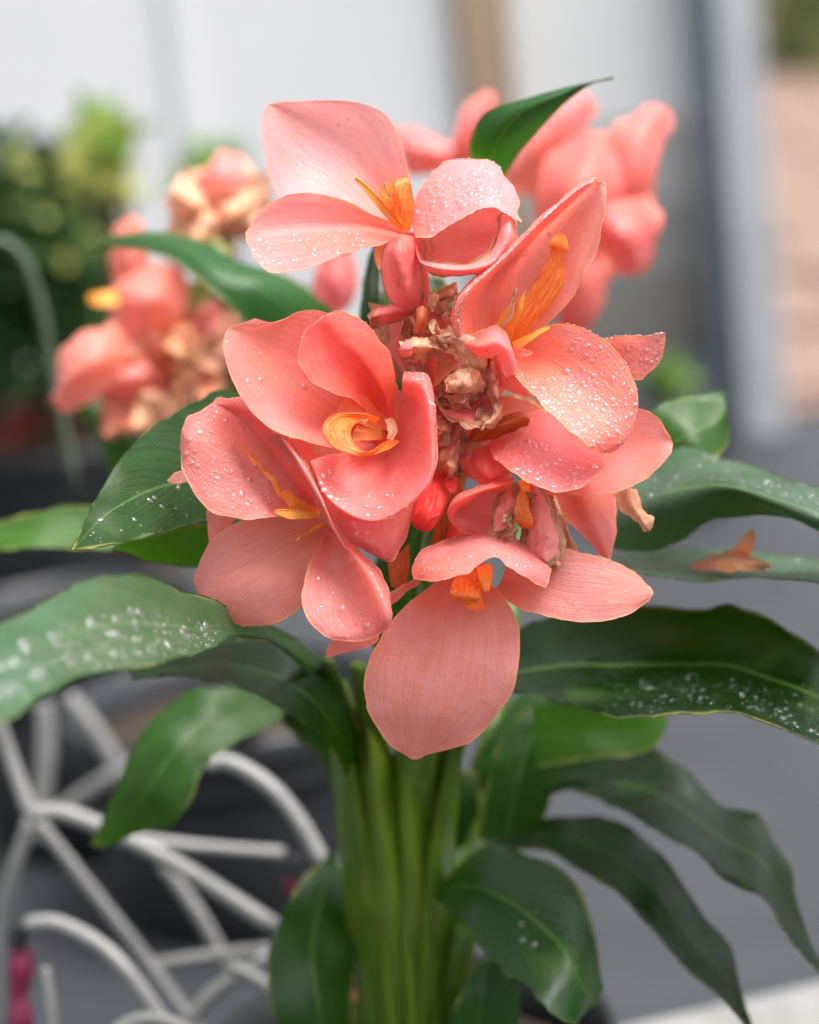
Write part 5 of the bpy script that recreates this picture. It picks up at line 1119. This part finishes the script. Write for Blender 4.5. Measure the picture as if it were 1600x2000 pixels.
for q, (cx, cy) in enumerate(((300, 700), (330, 740), (280, 780), (310, 820), (390, 640), (420, 690), (400, 750), (350, 660), (240, 800), (375, 800))):
    rq = random.Random(700 + q); dd = 232 + rq.uniform(-8, 8); a = rq.uniform(0, 6.28); L = rq.uniform(44, 66)
    ex, ey, fx, fy = math.cos(a), math.sin(a), -math.sin(a), math.cos(a)
    rows = [[(cx + ex * L * t + fx * L * 0.7 * k * ww, cy + ey * L * t + fy * L * 0.7 * k * ww, dd + 8 * k * k * cv + 5 * t) for k in (-1, 0, 1)] for t, ww, cv in ((-1, 0.4, 1), (-0.2, 1.0, -1), (0.5, 0.8, 1), (1, 0.3, 0))]
    patch('dry_petal' if q % 2 else 'petal', rows, DRY if q % 2 else FADED, LB, rq.choice([lin(236, 170, 150), lin(244, 160, 158), lin(226, 150, 110)]), nu=18, nv=14, crumple=0.3, edgewave=4.0, efreq=70, pleat=2.5, rimmat=RIMB)
DHd = blossom('dried brown flower head with a pink cap', (430, 420, 250), lp, axis=(440, 560, 260), r=(0.006, 0.008, 0.012), color=lin(190, 200, 120))
for q in range(15):
    rq = random.Random(400 + q)
    cx, cy = 420 + rq.uniform(-52, 52), 410 + rq.uniform(-62, 62); dd = 240 + rq.uniform(-14, 14); a = rq.uniform(0, 6.28); L = rq.uniform(36, 60)
    ca, sa = math.cos(a) * L, math.sin(a) * L
    rows = [[(cx - ca - sa * 0.6, cy - sa + ca * 0.6, dd + 8), (cx - ca, cy - sa, dd - 2), (cx - ca + sa * 0.6, cy - sa - ca * 0.6, dd + 8)],
            [(cx - sa * 0.8, cy + ca * 0.8, dd + 4), (cx, cy, dd - 12), (cx + sa * 0.8, cy - ca * 0.8, dd + 4)],
            [(cx + ca - sa * 0.3, cy + sa + ca * 0.3, dd + 6), (cx + ca, cy + sa, dd), (cx + ca + sa * 0.3, cy + sa - ca * 0.3, dd + 6)]]
    patch('dry_petal', rows, DRY, DHd, rq.choice([lin(240, 176, 160), lin(244, 190, 168), lin(214, 150, 116)]), nu=18, nv=14, crumple=0.5, edgewave=4.0, efreq=80, pleat=2.5, rimmat=DRY)
petal(DHd, [[(384, 376, 228), (430, 372, 222), (486, 372, 230)], [(396, 338, 228), (432, 330, 222), (470, 342, 230)], [(420, 312, 232), (440, 308, 230), (455, 316, 232)]], lin(244, 160, 160), nu=18, wave=3, edgewave=4, efreq=70, pleat=2)
petal(DHd, [[(490, 470, 262), (530, 470, 262)], [(490, 400, 258), (530, 400, 258)], [(505, 340, 260), (530, 330, 260)]], lin(210, 150, 130), FADED, nu=12, nv=8)
patch('bract', [[(370, 470, 226), (390, 500, 226)], [(410, 462, 218), (430, 498, 220)], [(445, 480, 226), (452, 495, 226)]], LEAF, DHd, lin(200, 210, 150), nu=10, nv=8, rimmat=LRIM)
PB = blossom('lone pink petal hanging below the top blossom', (665, 480, 205), lp, axis=(640, 620, 215), r=(0.004, 0.005, 0.006))
petal(PB, [[(630, 500, 200), (660, 495, 190), (690, 500, 200)], [(610, 540, 198), (655, 545, 186), (700, 540, 198)], [(618, 585, 200), (655, 590, 190), (692, 585, 200)], [(640, 612, 204), (655, 615, 202), (670, 612, 204)]], lin(240, 130, 146), nu=16)
leaf([[(760, 720, 190), (720, 740, 186), (690, 760, 186)], [(650, 606, 170), (600, 640, 158), (560, 690, 156)], [(560, 540, 166), (520, 570, 146), (480, 625, 144)], [(470, 512, 166), (440, 535, 144), (410, 565, 142)], [(400, 474, 168), (370, 490, 150), (345, 510, 148)], [(320, 452, 172), (300, 470, 160), (290, 490, 158)], [(230, 462, 178), (225, 472, 174), (225, 484, 174)], [(178, 480, 180), (180, 483, 180), (182, 486, 180)]], lin(44, 92, 44), 'arching dark leaf with its tip to the left behind the front blossoms', lp, wave=1.0, edgewave=1.0)
leaf([[(330, 960, 270), (280, 960, 264), (240, 950, 270)], [(260, 850, 262), (220, 860, 254), (185, 850, 264)], [(180, 760, 262), (160, 780, 258), (140, 790, 264)]], GRNL, None, lp, nu=18, nv=12)
leaf([[(650, 720, 240), (600, 720, 234), (480, 740, 240)], [(640, 640, 240), (560, 620, 232), (470, 640, 240)], [(600, 560, 244), (560, 560, 240), (520, 580, 244)]], GRND, None, lp, nu=18, nv=12)
leaf([[(300, 900, 300), (370, 900, 292), (460, 880, 300)], [(280, 760, 300), (360, 760, 290), (480, 740, 300)], [(310, 640, 302), (380, 630, 294), (470, 620, 302)], [(370, 560, 304), (400, 556, 300), (440, 560, 304)]], GRND, None, lp, nu=20, nv=12)
lfoot = Vector((gq.x, gq.y + 0.11, 0.128))
tube('flower_stalk', [U(345, 640, 258), U(360, 800, 262), U(420, 1050, 290), U(480, 1300, 330), lfoot], [0.005, 0.006, 0.007, 0.008, 0.009], STEM, lp, S2, n=24)
tube('flower_stalk', [U(432, 460, 262), U(450, 700, 268), U(480, 1000, 295), U(500, 1300, 335), lfoot + Vector((0.015, 0, 0))], [0.005, 0.006, 0.007, 0.008, 0.009], STEM, lp, S2, n=24)

# the petal that has fallen on the narrow right leaf
fp = patch('fallen_petal', [[(1345, 1102, 86), (1349, 1106, 84), (1352, 1110, 82)], [(1395, 1084, 84), (1400, 1098, 74), (1404, 1114, 72)], [(1440, 1080, 82), (1448, 1094, 70), (1456, 1116, 68)], [(1490, 1092, 80), (1494, 1102, 72), (1496, 1112, 72)], [(1512, 1104, 78), (1513, 1106, 77), (1514, 1108, 77)]], PETAL, None, lin(240, 184, 140), nu=24, nv=14, crumple=0.8, rimmat=RIMB)
tag(fp.o, 'orange fallen petal lying on the narrow right leaf', 'petal')
patch('curled_lobe', [[(1420, 1086, 76), (1462, 1090, 74)], [(1440, 1066, 74), (1472, 1070, 72)], [(1458, 1042, 74), (1476, 1046, 74)], [(1466, 1036, 75), (1473, 1039, 75)]], PETAL, fp.o, lin(236, 174, 124), nu=16, nv=10, crumple=0.6, rimmat=RIMB)
